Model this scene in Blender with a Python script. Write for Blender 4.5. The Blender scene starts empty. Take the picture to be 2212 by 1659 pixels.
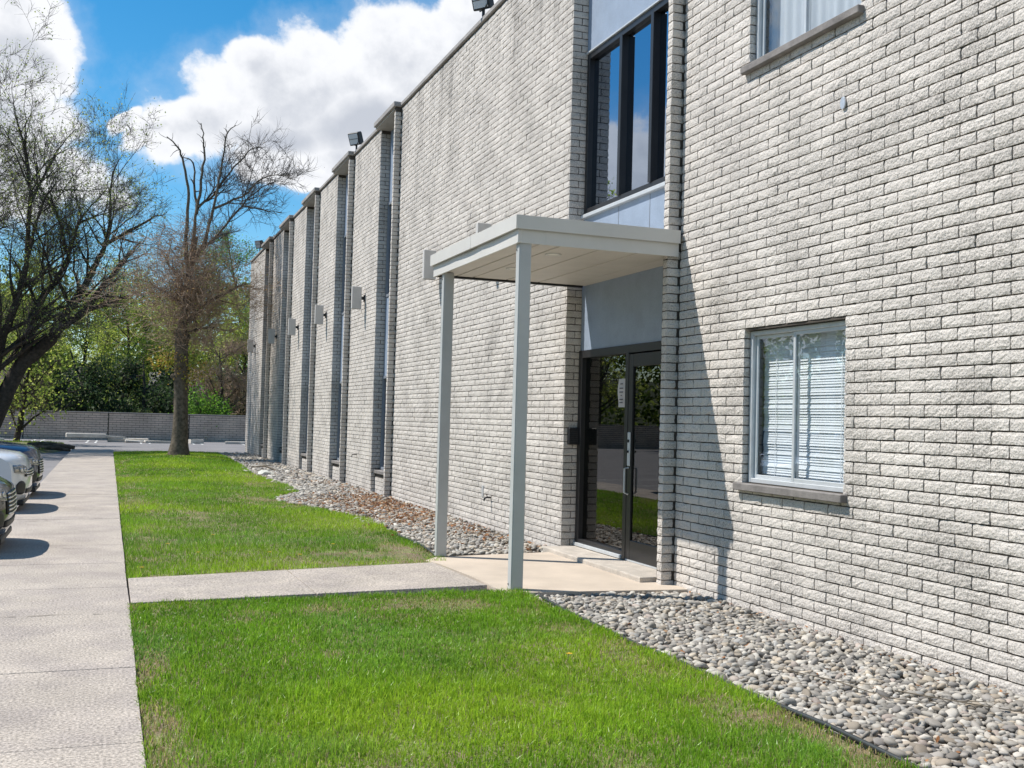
import bpy, bmesh, math, random
import numpy as np
from mathutils import Vector, Matrix, Euler

random.seed(7)
RNG = np.random.default_rng(11)
scene = bpy.context.scene
COL = scene.collection
R = math.radians

# ------------------------------------------------------------------ camera
F_PX, IMG_W, IMG_H = 2300.0, 2212.0, 1659.0
YAW, PITCH, ROLL, CAM_H = R(20.692), R(1.949), R(1.5), 1.6
cam_d = bpy.data.cameras.new('camera'); cam = bpy.data.objects.new('camera', cam_d); COL.objects.link(cam)
cam_d.sensor_width = 36.0; cam_d.lens = F_PX / IMG_W * 36.0
cam_d.clip_start = 0.05; cam_d.clip_end = 3000
cam.matrix_world = Matrix.Translation((0, 0, CAM_H)) @ Matrix.Rotation(-YAW, 4, 'Z') @ Matrix.Rotation(R(90) + PITCH, 4, 'X') @ Matrix.Rotation(ROLL, 4, 'Z')
scene.camera = cam

# ------------------------------------------------------------------ sun, sky
SUN_DIR = Vector((1.76, -0.98, -2.82)).normalized()          # the way the light travels
EL = math.asin(-SUN_DIR.z); AZ = math.atan2(-SUN_DIR.x, -SUN_DIR.y)
sun_d = bpy.data.lights.new('sun', 'SUN'); sun = bpy.data.objects.new('sun', sun_d); COL.objects.link(sun)
sun_d.energy = 4.8; sun_d.angle = R(0.53); sun_d.color = (1.0, 0.955, 0.89)
sun.rotation_euler = SUN_DIR.to_track_quat('-Z', 'Y').to_euler(); sun.location = (-20, 20, 40)

scene.view_settings.view_transform = 'Standard'; scene.view_settings.look = 'None'
scene.view_settings.gamma = 1.0; scene.view_settings.exposure = 0.36
scene.view_settings.use_curve_mapping = False
scene.render.engine = 'CYCLES'

world = bpy.data.worlds.new('World'); scene.world = world; world.use_nodes = True
def build_world():
    nt = world.node_tree; N = nt.nodes; Lk = nt.links; N.clear()
    def nd(t, **kw):
        n = N.new(t)
        for k, v in kw.items(): setattr(n, k, v)
        return n
    def sk(x):
        return x
    def put(sock, v):
        if isinstance(v, (int, float, tuple, list)): sock.default_value = v
        else: Lk.new(v, sock)
    def M(op, a, b=None, c=None, clamp=False):
        n = nd('ShaderNodeMath', operation=op, use_clamp=clamp)
        put(n.inputs[0], a)
        if b is not None: put(n.inputs[1], b)
        if c is not None: put(n.inputs[2], c)
        return n.outputs[0]
    def VM(op, a, b=None):
        n = nd('ShaderNodeVectorMath', operation=op); put(n.inputs[0], a)
        if b is not None: put(n.inputs[1], b)
        return n
    def smooth(v, a, b):
        n = nd('ShaderNodeMapRange', interpolation_type='SMOOTHSTEP'); put(n.inputs['Value'], v)
        n.inputs['From Min'].default_value = a; n.inputs['From Max'].default_value = b
        return n.outputs['Result']
    out = nd('ShaderNodeOutputWorld'); bg = nd('ShaderNodeBackground'); Lk.new(bg.outputs[0], out.inputs[0])
    bg.inputs[1].default_value = 0.08
    sky = nd('ShaderNodeTexSky', sky_type='NISHITA'); sky.sun_disc = False
    sky.sun_elevation = EL; sky.sun_rotation = AZ; sky.altitude = 200; sky.air_density = 1.0; sky.dust_density = 0.15; sky.ozone_density = 2.2
    hs = nd('ShaderNodeHueSaturation'); hs.inputs['Hue'].default_value = 0.490; hs.inputs['Saturation'].default_value = 1.42; hs.inputs['Value'].default_value = 1.42
    Lk.new(sky.outputs[0], hs.inputs['Color'])
    tc = nd('ShaderNodeTexCoord'); d = tc.outputs['Generated']
    nz = nd('ShaderNodeVectorMath', operation='NORMALIZE'); Lk.new(d, nz.inputs[0]); d = nz.outputs[0]
    def noise(vec, scale, detail, rough=0.55, dist=0.0):
        n = nd('ShaderNodeTexNoise'); n.inputs['Scale'].default_value = scale; n.inputs['Detail'].default_value = detail
        n.inputs['Roughness'].default_value = rough; n.inputs['Distortion'].default_value = dist
        Lk.new(vec, n.inputs['Vector']); return n
    # cumulus: soft ellipsoids of cloud spread round the sky, torn by noise
    warp = noise(d, 9, 4)
    wv = VM('SUBTRACT', warp.outputs['Color'], (0.5, 0.5, 0.5)); ws = nd('ShaderNodeVectorMath', operation='SCALE'); Lk.new(wv.outputs[0], ws.inputs[0]); ws.inputs['Scale'].default_value = 0.055
    dw = VM('ADD', d, ws.outputs[0]).outputs[0]
    def blob(az, el, wa, we, tilt=0.0):
        a, e = R(az), R(el)
        c = (math.sin(a)*math.cos(e), math.cos(a)*math.cos(e), math.sin(e))
        right = Vector((math.cos(a), -math.sin(a), 0)); up = Vector(c).cross(right) * -1
        if up.z < 0: up = -up
        t = R(tilt); r2 = right*math.cos(t) + up*math.sin(t); u2 = -right*math.sin(t) + up*math.cos(t)
        s = VM('SUBTRACT', dw, c).outputs[0]
        x = VM('DOT_PRODUCT', s, tuple(r2 / R(wa))).outputs['Value']; y = VM('DOT_PRODUCT', s, tuple(u2 / R(we))).outputs['Value']
        f = VM('DOT_PRODUCT', d, c).outputs['Value']
        rr = M('SQRT', M('ADD', M('MULTIPLY', x, x), M('MULTIPLY', y, y)))
        v = M('SUBTRACT', 1.12, rr)
        return v, f
    blobs = [(9.5,16.2,7.2,3.4,6),(14.5,18.0,4.6,3.6,10),(4.2,14.7,3.6,1.5,22),(11.5,13.2,4.5,2.2,-14),(18.5,20.4,3.2,2.6,20),(6.8,17.8,1.7,1.7,0),
             (-5.6,17.2,3.2,3.4,0),(-6.0,13.6,4.0,2.0,10),(-3.9,16.8,1.6,1.3,-10),(-4.5,11.3,4.5,2.4,0),(0.2,14.3,.9,.42,14),(9.0,12.6,3.4,1.1,-6),(1.6,13.9,2.0,.55,16)]
    far = [(-27,10.5,10,5.5,0),(-21,13,4,3,15),(-44,20,9,5,5),(-70,16,12,6,-8),(-120,15,10,5,0),(-150,16,12,5,0),(165,18,11,6,6),
           (100,17,11,6,0),(70,22,12,6,5),(35,16,8,4,-6),(-35,7,14,3,0),(60,9,12,3,0)]
    dens = None
    for b in blobs + far:
        v, f = blob(*b)
        dens = v if dens is None else M('MAXIMUM', dens, v)
    n1 = noise(d, 13, 9, 0.6, 0.15); n2 = noise(d, 42, 8, 0.62)
    t = M('ADD', dens, M('MULTIPLY', M('SUBTRACT', n1.outputs['Fac'], 0.5), 1.25))
    t = M('ADD', t, M('MULTIPLY', M('SUBTRACT', n2.outputs['Fac'], 0.5), 0.38))
    mask = smooth(t, -0.02, 0.27)
    wisp = M('MULTIPLY', smooth(t, -0.32, 0.25), 0.22)
    mask = M('MAXIMUM', mask, wisp)
    # thick parts of a cloud are greyer; their tops catch the sun
    n3 = noise(d, 21, 8, 0.55)
    belly = None
    for b in [(12.5,15.2,4.6,1.5,6),(8.0,14.4,3.4,1.0,10),(-6.5,14.6,3.2,1.0,0)] + [(a, e - .32*h_, w*.75, h_*.45, tl) for (a, e, w, h_, tl) in far[2:]]:
        v, f = blob(*b); belly = v if belly is None else M('MAXIMUM', belly, v)
    belly = smooth(M('ADD', belly, M('MULTIPLY', M('SUBTRACT', n3.outputs['Fac'], 0.5), 1.2)), 0.0, 0.9)
    thick = smooth(M('ADD', t, M('MULTIPLY', M('SUBTRACT', n3.outputs['Fac'], 0.5), 1.5)), 0.35, 1.25)
    sepz = nd('ShaderNodeSeparateXYZ'); Lk.new(d, sepz.inputs[0])
    cl = nd('ShaderNodeMix', data_type='RGBA'); put(cl.inputs[0], M('MAXIMUM', M('MULTIPLY', thick, 0.7), M('MULTIPLY', belly, 0.9)))
    cl.inputs[6].default_value = (9.6, 9.75, 10.1, 1); cl.inputs[7].default_value = (5.3, 5.7, 6.5, 1)
    mx = nd('ShaderNodeMix', data_type='RGBA'); put(mx.inputs[0], mask); Lk.new(hs.outputs[0], mx.inputs[6]); Lk.new(cl.outputs[2], mx.inputs[7])
    Lk.new(mx.outputs[2], bg.inputs[0])
build_world()

# ------------------------------------------------------------------ helpers
def project(P):
    """pixel position in the 1024x768 picture (numpy array of points); used only to choose level of detail"""
    P = np.asarray(P, float); x, y, z = P[..., 0], P[..., 1], P[..., 2] - CAM_H
    lx = x*math.cos(YAW) - y*math.sin(YAW); lz = x*math.sin(YAW) + y*math.cos(YAW)
    up = z*math.cos(PITCH) - lz*math.sin(PITCH); fw = z*math.sin(PITCH) + lz*math.cos(PITCH)
    fw = np.maximum(fw, 1e-3); u = F_PX*lx/fw; v = -F_PX*up/fw; s = 1024/IMG_W
    return 512 + s*(u*math.cos(ROLL) - v*math.sin(ROLL)), 384 + s*(u*math.sin(ROLL) + v*math.cos(ROLL)), fw

def link(o, parent=None):
    COL.objects.link(o)
    if parent: o.parent = parent
    return o
def tag(o, label=None, cat=None, group=None, kind=None):
    if label: o['label'] = label
    if cat: o['category'] = cat
    if group: o['group'] = group
    if kind: o['kind'] = kind
    return o
def empty(name, loc=(0, 0, 0), label=None, cat=None, group=None, rz=0.0):
    o = bpy.data.objects.new(name, None); link(o); o.location = loc; o.rotation_euler = (0, 0, rz)
    o.empty_display_size = 0.2
    return tag(o, label, cat, group)
def copy_tree(o, parent=None):
    c = o.copy(); COL.objects.link(c); c.parent = parent
    for ch in list(o.children): copy_tree(ch, c)
    return c
def np_mesh(name, V, F, mats, smooth=False, point=None, face=None, midx=None):
    V = np.ascontiguousarray(V, np.float32).reshape(-1, 3); F = np.ascontiguousarray(F, np.int32)
    me = bpy.data.meshes.new(name); k = F.shape[1]
    me.vertices.add(len(V)); me.vertices.foreach_set('co', V.ravel())
    me.loops.add(F.size); me.loops.foreach_set('vertex_index', F.ravel())
    me.polygons.add(len(F)); me.polygons.foreach_set('loop_start', np.arange(0, F.size, k, dtype=np.int32))
    me.polygons.foreach_set('loop_total', np.full(len(F), k, np.int32))
    me.polygons.foreach_set('use_smooth', np.full(len(F), smooth))
    for m in (mats if isinstance(mats, (list, tuple)) else [mats]): me.materials.append(m)
    if midx is not None: me.polygons.foreach_set('material_index', np.asarray(midx, np.int32))
    for dom, dct in (('POINT', point), ('FACE', face)):
        for an, arr in (dct or {}).items():
            arr = np.asarray(arr, np.float32)
            if arr.ndim == 1:
                a = me.attributes.new(an, 'FLOAT', dom); a.data.foreach_set('value', arr)
            else:
                a = me.attributes.new(an, 'FLOAT_COLOR', dom)
                a.data.foreach_set('color', np.concatenate([arr, np.ones((len(arr), 1), np.float32)], 1).ravel())
    me.update(calc_edges=True)
    return me
def mobj(name, me, parent=None, off=None):
    o = bpy.data.objects.new(name, me); link(o, parent)
    if off is not None: o.location = off
    return o
class MB:
    """collects simple solids into one bmesh"""
    def __init__(s): s.bm = bmesh.new()
    def box(s, x0, x1, y0, y1, z0, z1, bev=0.0, seg=1):
        vs = [s.bm.verts.new((x, y, z)) for x in (x0, x1) for y in (y0, y1) for z in (z0, z1)]
        fs = [(0,1,3,2),(4,6,7,5),(0,4,5,1),(2,3,7,6),(0,2,6,4),(1,5,7,3)]
        ff = [s.bm.faces.new([vs[i] for i in f]) for f in fs]
        if bev > 0:
            ed = list({e for f in ff for e in f.edges})
            bmesh.ops.bevel(s.bm, geom=ed, offset=bev, segments=seg, affect='EDGES', profile=0.5)
        return s
    def prism(s, poly, z0, z1, bev=0.0):
        b = [s.bm.verts.new((x, y, z0)) for x, y in poly]; t = [s.bm.verts.new((x, y, z1)) for x, y in poly]
        n = len(poly); ff = [s.bm.faces.new(t), s.bm.faces.new(b[::-1])]
        for i in range(n): ff.append(s.bm.faces.new((b[i], b[(i+1) % n], t[(i+1) % n], t[i])))
        if bev > 0: bmesh.ops.bevel(s.bm, geom=list(ff[0].edges), offset=bev, segments=2, affect='EDGES', profile=0.5)
        return s
    def tube(s, pts, rad, k=10, cap=True):
        rad = rad if isinstance(rad, (list, tuple)) else [rad]*len(pts)
        pts = [Vector(p) for p in pts]; rings = []
        for i, p in enumerate(pts):
            dv = (pts[min(i+1, len(pts)-1)] - pts[max(i-1, 0)]).normalized()
            a = dv.orthogonal().normalized() if i == 0 else (a - dv*a.dot(dv)).normalized()
            b = dv.cross(a)
            rings.append([s.bm.verts.new(p + rad[i]*(a*math.cos(2*math.pi*j/k) + b*math.sin(2*math.pi*j/k))) for j in range(k)])
        for r0, r1 in zip(rings, rings[1:]):
            for j in range(k): s.bm.faces.new((r0[j], r0[(j+1) % k], r1[(j+1) % k], r1[j]))
        if cap: s.bm.faces.new(rings[0][::-1]); s.bm.faces.new(rings[-1])
        return s
    def quad(s, a, b, c, d):
        s.bm.faces.new([s.bm.verts.new(p) for p in (a, b, c, d)]); return s
    def done(s, name, mat, parent=None, off=None, smooth=False, recalc=True):
        if recalc: bmesh.ops.recalc_face_normals(s.bm, faces=s.bm.faces[:])
        me = bpy.data.meshes.new(name); s.bm.to_mesh(me); s.bm.free()
        for m in (mat if isinstance(mat, (list, tuple)) else [mat]): me.materials.append(m)
        if smooth: me.polygons.foreach_set('use_smooth', [True]*len(me.polygons))
        return mobj(name, me, parent, off)

def vnoise(x, y, s, seed=0):
    """smooth value noise 0..1 on numpy arrays"""
    x = np.asarray(x)*s + 13.7*seed; y = np.asarray(y)*s + 7.3*seed
    xi = np.floor(x).astype(np.int64); yi = np.floor(y).astype(np.int64); fx = x - xi; fy = y - yi
    fx = fx*fx*(3-2*fx); fy = fy*fy*(3-2*fy)
    def h(a, b):
        n = (a*374761393 + b*668265263 + seed*9176) & 0xffffffff
        n = ((n ^ (n >> 13))*1274126177) & 0xffffffff
        return ((n ^ (n >> 16)) & 0xffff)/65535.0
    return (h(xi, yi)*(1-fx) + h(xi+1, yi)*fx)*(1-fy) + (h(xi, yi+1)*(1-fx) + h(xi+1, yi+1)*fx)*fy

# ------------------------------------------------------------------ materials
def base_mat(name):
    m = bpy.data.materials.new(name); m.use_nodes = True; nt = m.node_tree
    return m, nt, nt.nodes, nt.links, nt.nodes['Principled BSDF']
def pmat(name, color, rough=0.7, var=0.12, vscale=3.0, bump=0.0, bscale=40.0, metal=0.0, attr=None, spec=0.5, fine=0.0, fscale=150.0, alt=None):
    """paint/stone/metal with tone drifting over the surface, optional speckle and relief"""
    m, nt, N, L, P = base_mat(name)
    P.inputs['Roughness'].default_value = rough; P.inputs['Metallic'].default_value = metal; P.inputs['Specular IOR Level'].default_value = spec
    geo = N.new('ShaderNodeNewGeometry')
    n = N.new('ShaderNodeTexNoise'); n.inputs['Scale'].default_value = vscale; n.inputs['Detail'].default_value = 6; n.inputs['Roughness'].default_value = 0.6
    L.new(geo.outputs['Position'], n.inputs['Vector'])
    mr = N.new('ShaderNodeMapRange'); mr.inputs['From Min'].default_value = 0.3; mr.inputs['From Max'].default_value = 0.7
    mr.inputs['To Min'].default_value = 1-var; mr.inputs['To Max'].default_value = 1+var; L.new(n.outputs['Fac'], mr.inputs['Value'])
    v = mr.outputs[0]
    def mul(a, b):
        k = N.new('ShaderNodeMath'); k.operation = 'MULTIPLY'; L.new(a, k.inputs[0]); L.new(b, k.inputs[1]); return k.outputs[0]
    if fine > 0:
        f = N.new('ShaderNodeTexNoise'); f.inputs['Scale'].default_value = fscale; f.inputs['Detail'].default_value = 3; L.new(geo.outputs['Position'], f.inputs['Vector'])
        fr = N.new('ShaderNodeMapRange'); fr.inputs['From Min'].default_value = 0.3; fr.inputs['From Max'].default_value = 0.7
        fr.inputs['To Min'].default_value = 1-fine; fr.inputs['To Max'].default_value = 1+fine; L.new(f.outputs['Fac'], fr.inputs['Value'])
        v = mul(v, fr.outputs[0])
    if attr:
        a = N.new('ShaderNodeAttribute'); a.attribute_name = attr; v = mul(v, a.outputs['Fac'])
    if alt:
        cm = N.new('ShaderNodeMix'); cm.data_type = 'RGBA'; n2 = N.new('ShaderNodeTexNoise'); n2.inputs['Scale'].default_value = vscale*1.7; n2.inputs['Detail'].default_value = 4
        L.new(geo.outputs['Position'], n2.inputs['Vector']); r2 = N.new('ShaderNodeMapRange'); r2.inputs['From Min'].default_value = 0.42; r2.inputs['From Max'].default_value = 0.62
        L.new(n2.outputs['Fac'], r2.inputs['Value']); L.new(r2.outputs[0], cm.inputs[0]); cm.inputs[6].default_value = (*color, 1); cm.inputs[7].default_value = (*alt, 1); csrc = cm.outputs[2]
    else:
        rgb = N.new('ShaderNodeRGB'); rgb.outputs[0].default_value = (*color, 1); csrc = rgb.outputs[0]
    sc = N.new('ShaderNodeVectorMath'); sc.operation = 'SCALE'; L.new(csrc, sc.inputs[0]); L.new(v, sc.inputs['Scale'])
    L.new(sc.outputs[0], P.inputs['Base Color'])
    if bump > 0:
        b = N.new('ShaderNodeTexNoise'); b.inputs['Scale'].default_value = bscale; b.inputs['Detail'].default_value = 5; L.new(geo.outputs['Position'], b.inputs['Vector'])
        bp = N.new('ShaderNodeBump'); bp.inputs['Strength'].default_value = bump; bp.inputs['Distance'].default_value = 0.01
        L.new(b.outputs['Fac'], bp.inputs['Height']); L.new(bp.outputs[0], P.inputs['Normal'])
    return m
def brick_mat(name, color):
    m, nt, N, L, P = base_mat(name); P.inputs['Roughness'].default_value = 0.9; P.inputs['Specular IOR Level'].default_value = 0.25
    geo = N.new('ShaderNodeNewGeometry'); pos = geo.outputs['Position']
    def noise(scale, detail, rough=0.55, vec=None):
        n = N.new('ShaderNodeTexNoise'); n.inputs['Scale'].default_value = scale; n.inputs['Detail'].default_value = detail; n.inputs['Roughness'].default_value = rough
        L.new(vec or pos, n.inputs['Vector']); return n.outputs['Fac']
    def mr(v, a, b, c, d, it='LINEAR'):
        k = N.new('ShaderNodeMapRange'); k.interpolation_type = it; L.new(v, k.inputs['Value'])
        for nm, x in zip(('From Min', 'From Max', 'To Min', 'To Max'), (a, b, c, d)): k.inputs[nm].default_value = x
        return k.outputs['Result']
    def mul(a, b):
        k = N.new('ShaderNodeMath'); k.operation = 'MULTIPLY'; L.new(a, k.inputs[0]); L.new(b, k.inputs[1]); return k.outputs[0]
    v = mr(noise(1.1, 5), 0.35, 0.7, 1.04, 0.88)                       # slow weathering
    big = N.new('ShaderNodeMath'); big.operation = 'MULTIPLY_ADD'; L.new(noise(1.7, 4, 0.6), big.inputs[0]); big.inputs[1].default_value = 0.42; L.new(noise(70, 5, 0.72), big.inputs[2])
    v = mul(v, mr(big.outputs[0], 0.70, 0.90, 1.0, 0.44))              # dark specks and pits, thicker in weathered areas
    v = mul(v, mr(noise(9, 6, 0.7), 0.56, 0.76, 1.0, 0.74))             # grey blotches
    mp = N.new('ShaderNodeMapping'); mp.inputs['Scale'].default_value = (3.0, 2.6, 0.16); L.new(pos, mp.inputs['Vector'])
    streak = mr(noise(1.0, 5, 0.6, mp.outputs[0]), 0.50, 0.72, 0.0, 1.0)
    sp = N.new('ShaderNodeSeparateXYZ'); L.new(pos, sp.inputs[0])
    high = mr(sp.outputs['Z'], 5.4, 7.9, 0.0, 1.0, 'SMOOTHSTEP')
    st = mul(streak, high)
    v = mul(v, mr(st, 0, 1, 1.0, 0.55))                                 # rain streaks below the coping
    a = N.new('ShaderNodeAttribute'); a.attribute_name = 'tone'; v = mul(v, a.outputs['Fac'])
    rgb = N.new('ShaderNodeRGB'); rgb.outputs[0].default_value = (*color, 1)
    sc = N.new('ShaderNodeVectorMath'); sc.operation = 'SCALE'; L.new(rgb.outputs[0], sc.inputs[0]); L.new(v, sc.inputs['Scale']); L.new(sc.outputs[0], P.inputs['Base Color'])
    vo = N.new('ShaderNodeTexVoronoi'); vo.inputs['Scale'].default_value = 55; L.new(pos, vo.inputs['Vector'])
    ad = N.new('ShaderNodeMath'); ad.operation = 'MULTIPLY_ADD'; L.new(vo.outputs['Distance'], ad.inputs[0]); ad.inputs[1].default_value = 0.5; L.new(noise(40, 7, 0.7), ad.inputs[2])
    bp = N.new('ShaderNodeBump'); bp.inputs['Strength'].default_value = 0.8; bp.inputs['Distance'].default_value = 0.011
    L.new(ad.outputs[0], bp.inputs['Height']); L.new(bp.outputs[0], P.inputs['Normal'])
    return m
def glass_mat(name, tint, refl, rough=0.004, base=(0.9, 0.95, 1.0)):
    m, nt, N, L, P = base_mat(name); N.remove(P)
    out = [n for n in N if n.type == 'OUTPUT_MATERIAL'][0]
    tr = N.new('ShaderNodeBsdfTransparent'); tr.inputs[0].default_value = (*tint, 1)
    gl = N.new('ShaderNodeBsdfGlossy'); gl.inputs['Color'].default_value = (*base, 1); gl.inputs['Roughness'].default_value = rough
    # Schlick reflectance, the same from both faces of the sheet
    geo = N.new('ShaderNodeNewGeometry'); dt = N.new('ShaderNodeVectorMath'); dt.operation = 'DOT_PRODUCT'; L.new(geo.outputs['Incoming'], dt.inputs[0]); L.new(geo.outputs['Normal'], dt.inputs[1])
    ab = N.new('ShaderNodeMath'); ab.operation = 'ABSOLUTE'; L.new(dt.outputs['Value'], ab.inputs[0])
    om = N.new('ShaderNodeMath'); om.operation = 'SUBTRACT'; om.inputs[0].default_value = 1.0; L.new(ab.outputs[0], om.inputs[1])
    pw = N.new('ShaderNodeMath'); pw.operation = 'POWER'; L.new(om.outputs[0], pw.inputs[0]); pw.inputs[1].default_value = 5.0
    ad = N.new('ShaderNodeMath'); ad.operation = 'MULTIPLY_ADD'; ad.use_clamp = True; L.new(pw.outputs[0], ad.inputs[0]); ad.inputs[1].default_value = 0.9 - refl; ad.inputs[2].default_value = refl
    mx = N.new('ShaderNodeMixShader'); L.new(ad.outputs[0], mx.inputs[0]); L.new(tr.outputs[0], mx.inputs[1]); L.new(gl.outputs[0], mx.inputs[2]); L.new(mx.outputs[0], out.inputs[0])
    return m
def leaf_mat(name, trans=0.4, rough=0.55, color=None):
    """colour comes from a per-leaf attribute; thin enough to let sun through"""
    m, nt, N, L, P = base_mat(name); out = [n for n in N if n.type == 'OUTPUT_MATERIAL'][0]
    P.inputs['Roughness'].default_value = rough; P.inputs['Specular IOR Level'].default_value = 0.35
    a = N.new('ShaderNodeAttribute'); a.attribute_name = 'col'; L.new(a.outputs['Color'], P.inputs['Base Color'])
    t = N.new('ShaderNodeBsdfTranslucent'); L.new(a.outputs['Color'], t.inputs['Color'])
    mx = N.new('ShaderNodeMixShader'); mx.inputs[0].default_value = trans; L.new(P.outputs[0], mx.inputs[1]); L.new(t.outputs[0], mx.inputs[2]); L.new(mx.outputs[0], out.inputs[0])
    return m
def bark_mat(name, color, alt, scale=6.0):
    m = pmat(name, color, 0.95, 0.25, scale, 0.9, 26, alt=alt, spec=0.15); return m
def car_mat(name, color, metal=0.3):
    m, nt, N, L, P = base_mat(name); P.inputs['Base Color'].default_value = (*color, 1); P.inputs['Metallic'].default_value = metal
    P.inputs['Roughness'].default_value = 0.32; P.inputs['Coat Weight'].default_value = 0.9; P.inputs['Coat Roughness'].default_value = 0.04
    n = N.new('ShaderNodeTexNoise'); n.inputs['Scale'].default_value = 900; b = N.new('ShaderNodeMapRange'); b.inputs['To Min'].default_value = 0.28; b.inputs['To Max'].default_value = 0.42
    L.new(n.outputs['Fac'], b.inputs['Value']); L.new(b.outputs[0], P.inputs['Roughness']); return m

BRICK = brick_mat('painted_split_brick', (0.635, 0.585, 0.532))
MORTAR = pmat('grey_mortar', (0.075, 0.062, 0.05), 0.95, 0.25, 4, 0.5, 60)
COPING = pmat('weathered_coping', (0.31, 0.285, 0.265), 0.7, 0.22, 2.5, 0.2, 20)
SILL = pmat('grey_stone_sill', (0.20, 0.182, 0.17), 0.85, 0.3, 8, 0.4, 60)
SOFFIT = pmat('recess_soffit', (0.42, 0.38, 0.33), 0.8, 0.15, 3)
FASCIA = pmat('white_fascia_metal', (0.60, 0.58, 0.54), 0.42, 0.05, 2.0, 0.05, 6)
SOFFB = pmat('cream_soffit_panel', (0.62, 0.575, 0.52), 0.55, 0.06, 3.0, 0.04, 30)
POST = pmat('grey_post_paint', (0.46, 0.47, 0.46), 0.4, 0.07, 3.0, 0.03, 15)
PANEL = pmat('pale_blue_panel', (0.27, 0.325, 0.41), 0.5, 0.08, 5.0, 0.25, 90, fine=0.06, fscale=60)
BRONZE = pmat('dark_bronze_frame', (0.018, 0.017, 0.018), 0.38, 0.2, 6)
ALU = pmat('aluminium_frame', (0.55, 0.57, 0.58), 0.42, 0.08, 8, metal=0.25)
GREYF = pmat('grey_window_frame', (0.20, 0.22, 0.25), 0.5, 0.12, 6)
G_DOOR = glass_mat('door_glass', (0.42, 0.40, 0.38), 0.12, base=(0.85, 0.85, 0.85))
G_UP = glass_mat('tinted_window_glass', (0.22, 0.24, 0.26), 0.44, base=(0.75, 0.85, 1.0))
G_WIN = glass_mat('window_glass', (0.955, 0.97, 0.98), 0.10, base=(0.85, 0.93, 1.0))
INTER = pmat('interior_wall', (0.20, 0.19, 0.18), 0.9, 0.1, 2)
BLIND = pmat('white_blind', (0.86, 0.86, 0.85), 0.6, 0.04, 10)
CURTAIN = pmat('pale_curtain', (0.50, 0.53, 0.56), 0.85, 0.06, 3)
LAMPW = pmat('lamp_box_paint', (0.56, 0.53, 0.50), 0.5, 0.06, 8)
BLACKM = pmat('black_metal', (0.012, 0.012, 0.014), 0.45, 0.2, 10)
CONC = pmat('aggregate_concrete', (0.40, 0.349, 0.295), 0.92, 0.12, 1.3, 0.7, 75, fine=0.5, fscale=60, alt=(0.345, 0.30, 0.262))
CONC2 = pmat('tan_entrance_concrete', (0.50, 0.42, 0.335), 0.9, 0.14, 1.6, 0.35, 120, fine=0.10, fscale=110)
CONC3 = pmat('step_concrete', (0.46, 0.41, 0.35), 0.92, 0.18, 6, 0.7, 70, fine=0.15, fscale=90)
ASPH = pmat('asphalt', (0.205, 0.195, 0.195), 0.92, 0.16, 0.7, 0.6, 120, fine=0.25, fscale=160)
PAINTW = pmat('worn_road_paint', (0.62, 0.61, 0.58), 0.8, 0.25, 5)
SOIL = pmat('soil', (0.19, 0.145, 0.09), 0.98, 0.3, 2.5, 1.0, 60, fine=0.3, fscale=60, alt=(0.16, 0.19, 0.06))
BEDSOIL = pmat('bed_soil', (0.085, 0.07, 0.058), 0.98, 0.3, 4, 1.0, 70, fine=0.4, fscale=60)
TERR = pmat('far_ground', (0.09, 0.11, 0.05), 0.98, 0.3, 0.2, 0.5, 8)
PEBB = pmat('river_pebble', (0.52, 0.485, 0.44), 0.75, 0.16, 30, 0.15, 120, attr='tone', spec=0.3)
def col_mat(name, rough=0.8):
    m, nt, N, L, P = base_mat(name); P.inputs['Roughness'].default_value = rough; P.inputs['Specular IOR Level'].default_value = 0.3
    a = N.new('ShaderNodeAttribute'); a.attribute_name = 'col'; L.new(a.outputs['Color'], P.inputs['Base Color']); return m
PEBC = col_mat('river_pebble_mixed', 0.72)
GRASSM = leaf_mat('grass_blade', 0.5, 0.36)
LEAFM = leaf_mat('leaf', 0.55, 0.6)
DEADL = leaf_mat('dead_leaf', 0.2, 0.8)
BARK1 = bark_mat('grey_brown_bark', (0.16, 0.133, 0.10), (0.095, 0.08, 0.06))
BARK2 = bark_mat('dark_bark', (0.075, 0.062, 0.052), (0.05, 0.045, 0.036))
TWIGB = pmat('brown_twig', (0.36, 0.26, 0.185), 0.95, 0.3, 2.0, spec=0.15)
TWIGD = pmat('dark_twig', (0.13, 0.108, 0.095), 0.95, 0.3, 2.0, spec=0.15)
BLOCK = pmat('grey_block', (0.60, 0.485, 0.40), 0.95, 0.2, 1.2, 0.5, 30, attr='tone')
EDGE = pmat('black_plastic_edging', (0.025, 0.03, 0.03), 0.5, 0.2, 9)
LOG = bark_mat('rotting_log', (0.07, 0.055, 0.04), (0.12, 0.10, 0.075), 4)

# ------------------------------------------------------------------ the ground
def struct(o): o['kind'] = 'structure'; return o
Z_ASPH, Z_LAWN = -0.08, -0.018
g = MB(); g.quad((-400, -200, -0.20), (400, -200, -0.20), (400, 600, -0.20), (-400, 600, -0.20)); struct(g.done('ground', TERR))
g = MB(); g.quad((-34, -14, Z_ASPH), (5.3, -14, Z_ASPH), (5.3, 62.6, Z_ASPH), (-34, 62.6, Z_ASPH)); g.quad((5.3, 45.6, Z_ASPH), (30, 45.6, Z_ASPH), (30, 62.6, Z_ASPH), (5.3, 62.6, Z_ASPH)); struct(g.done('parking_lot', ASPH))

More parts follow.
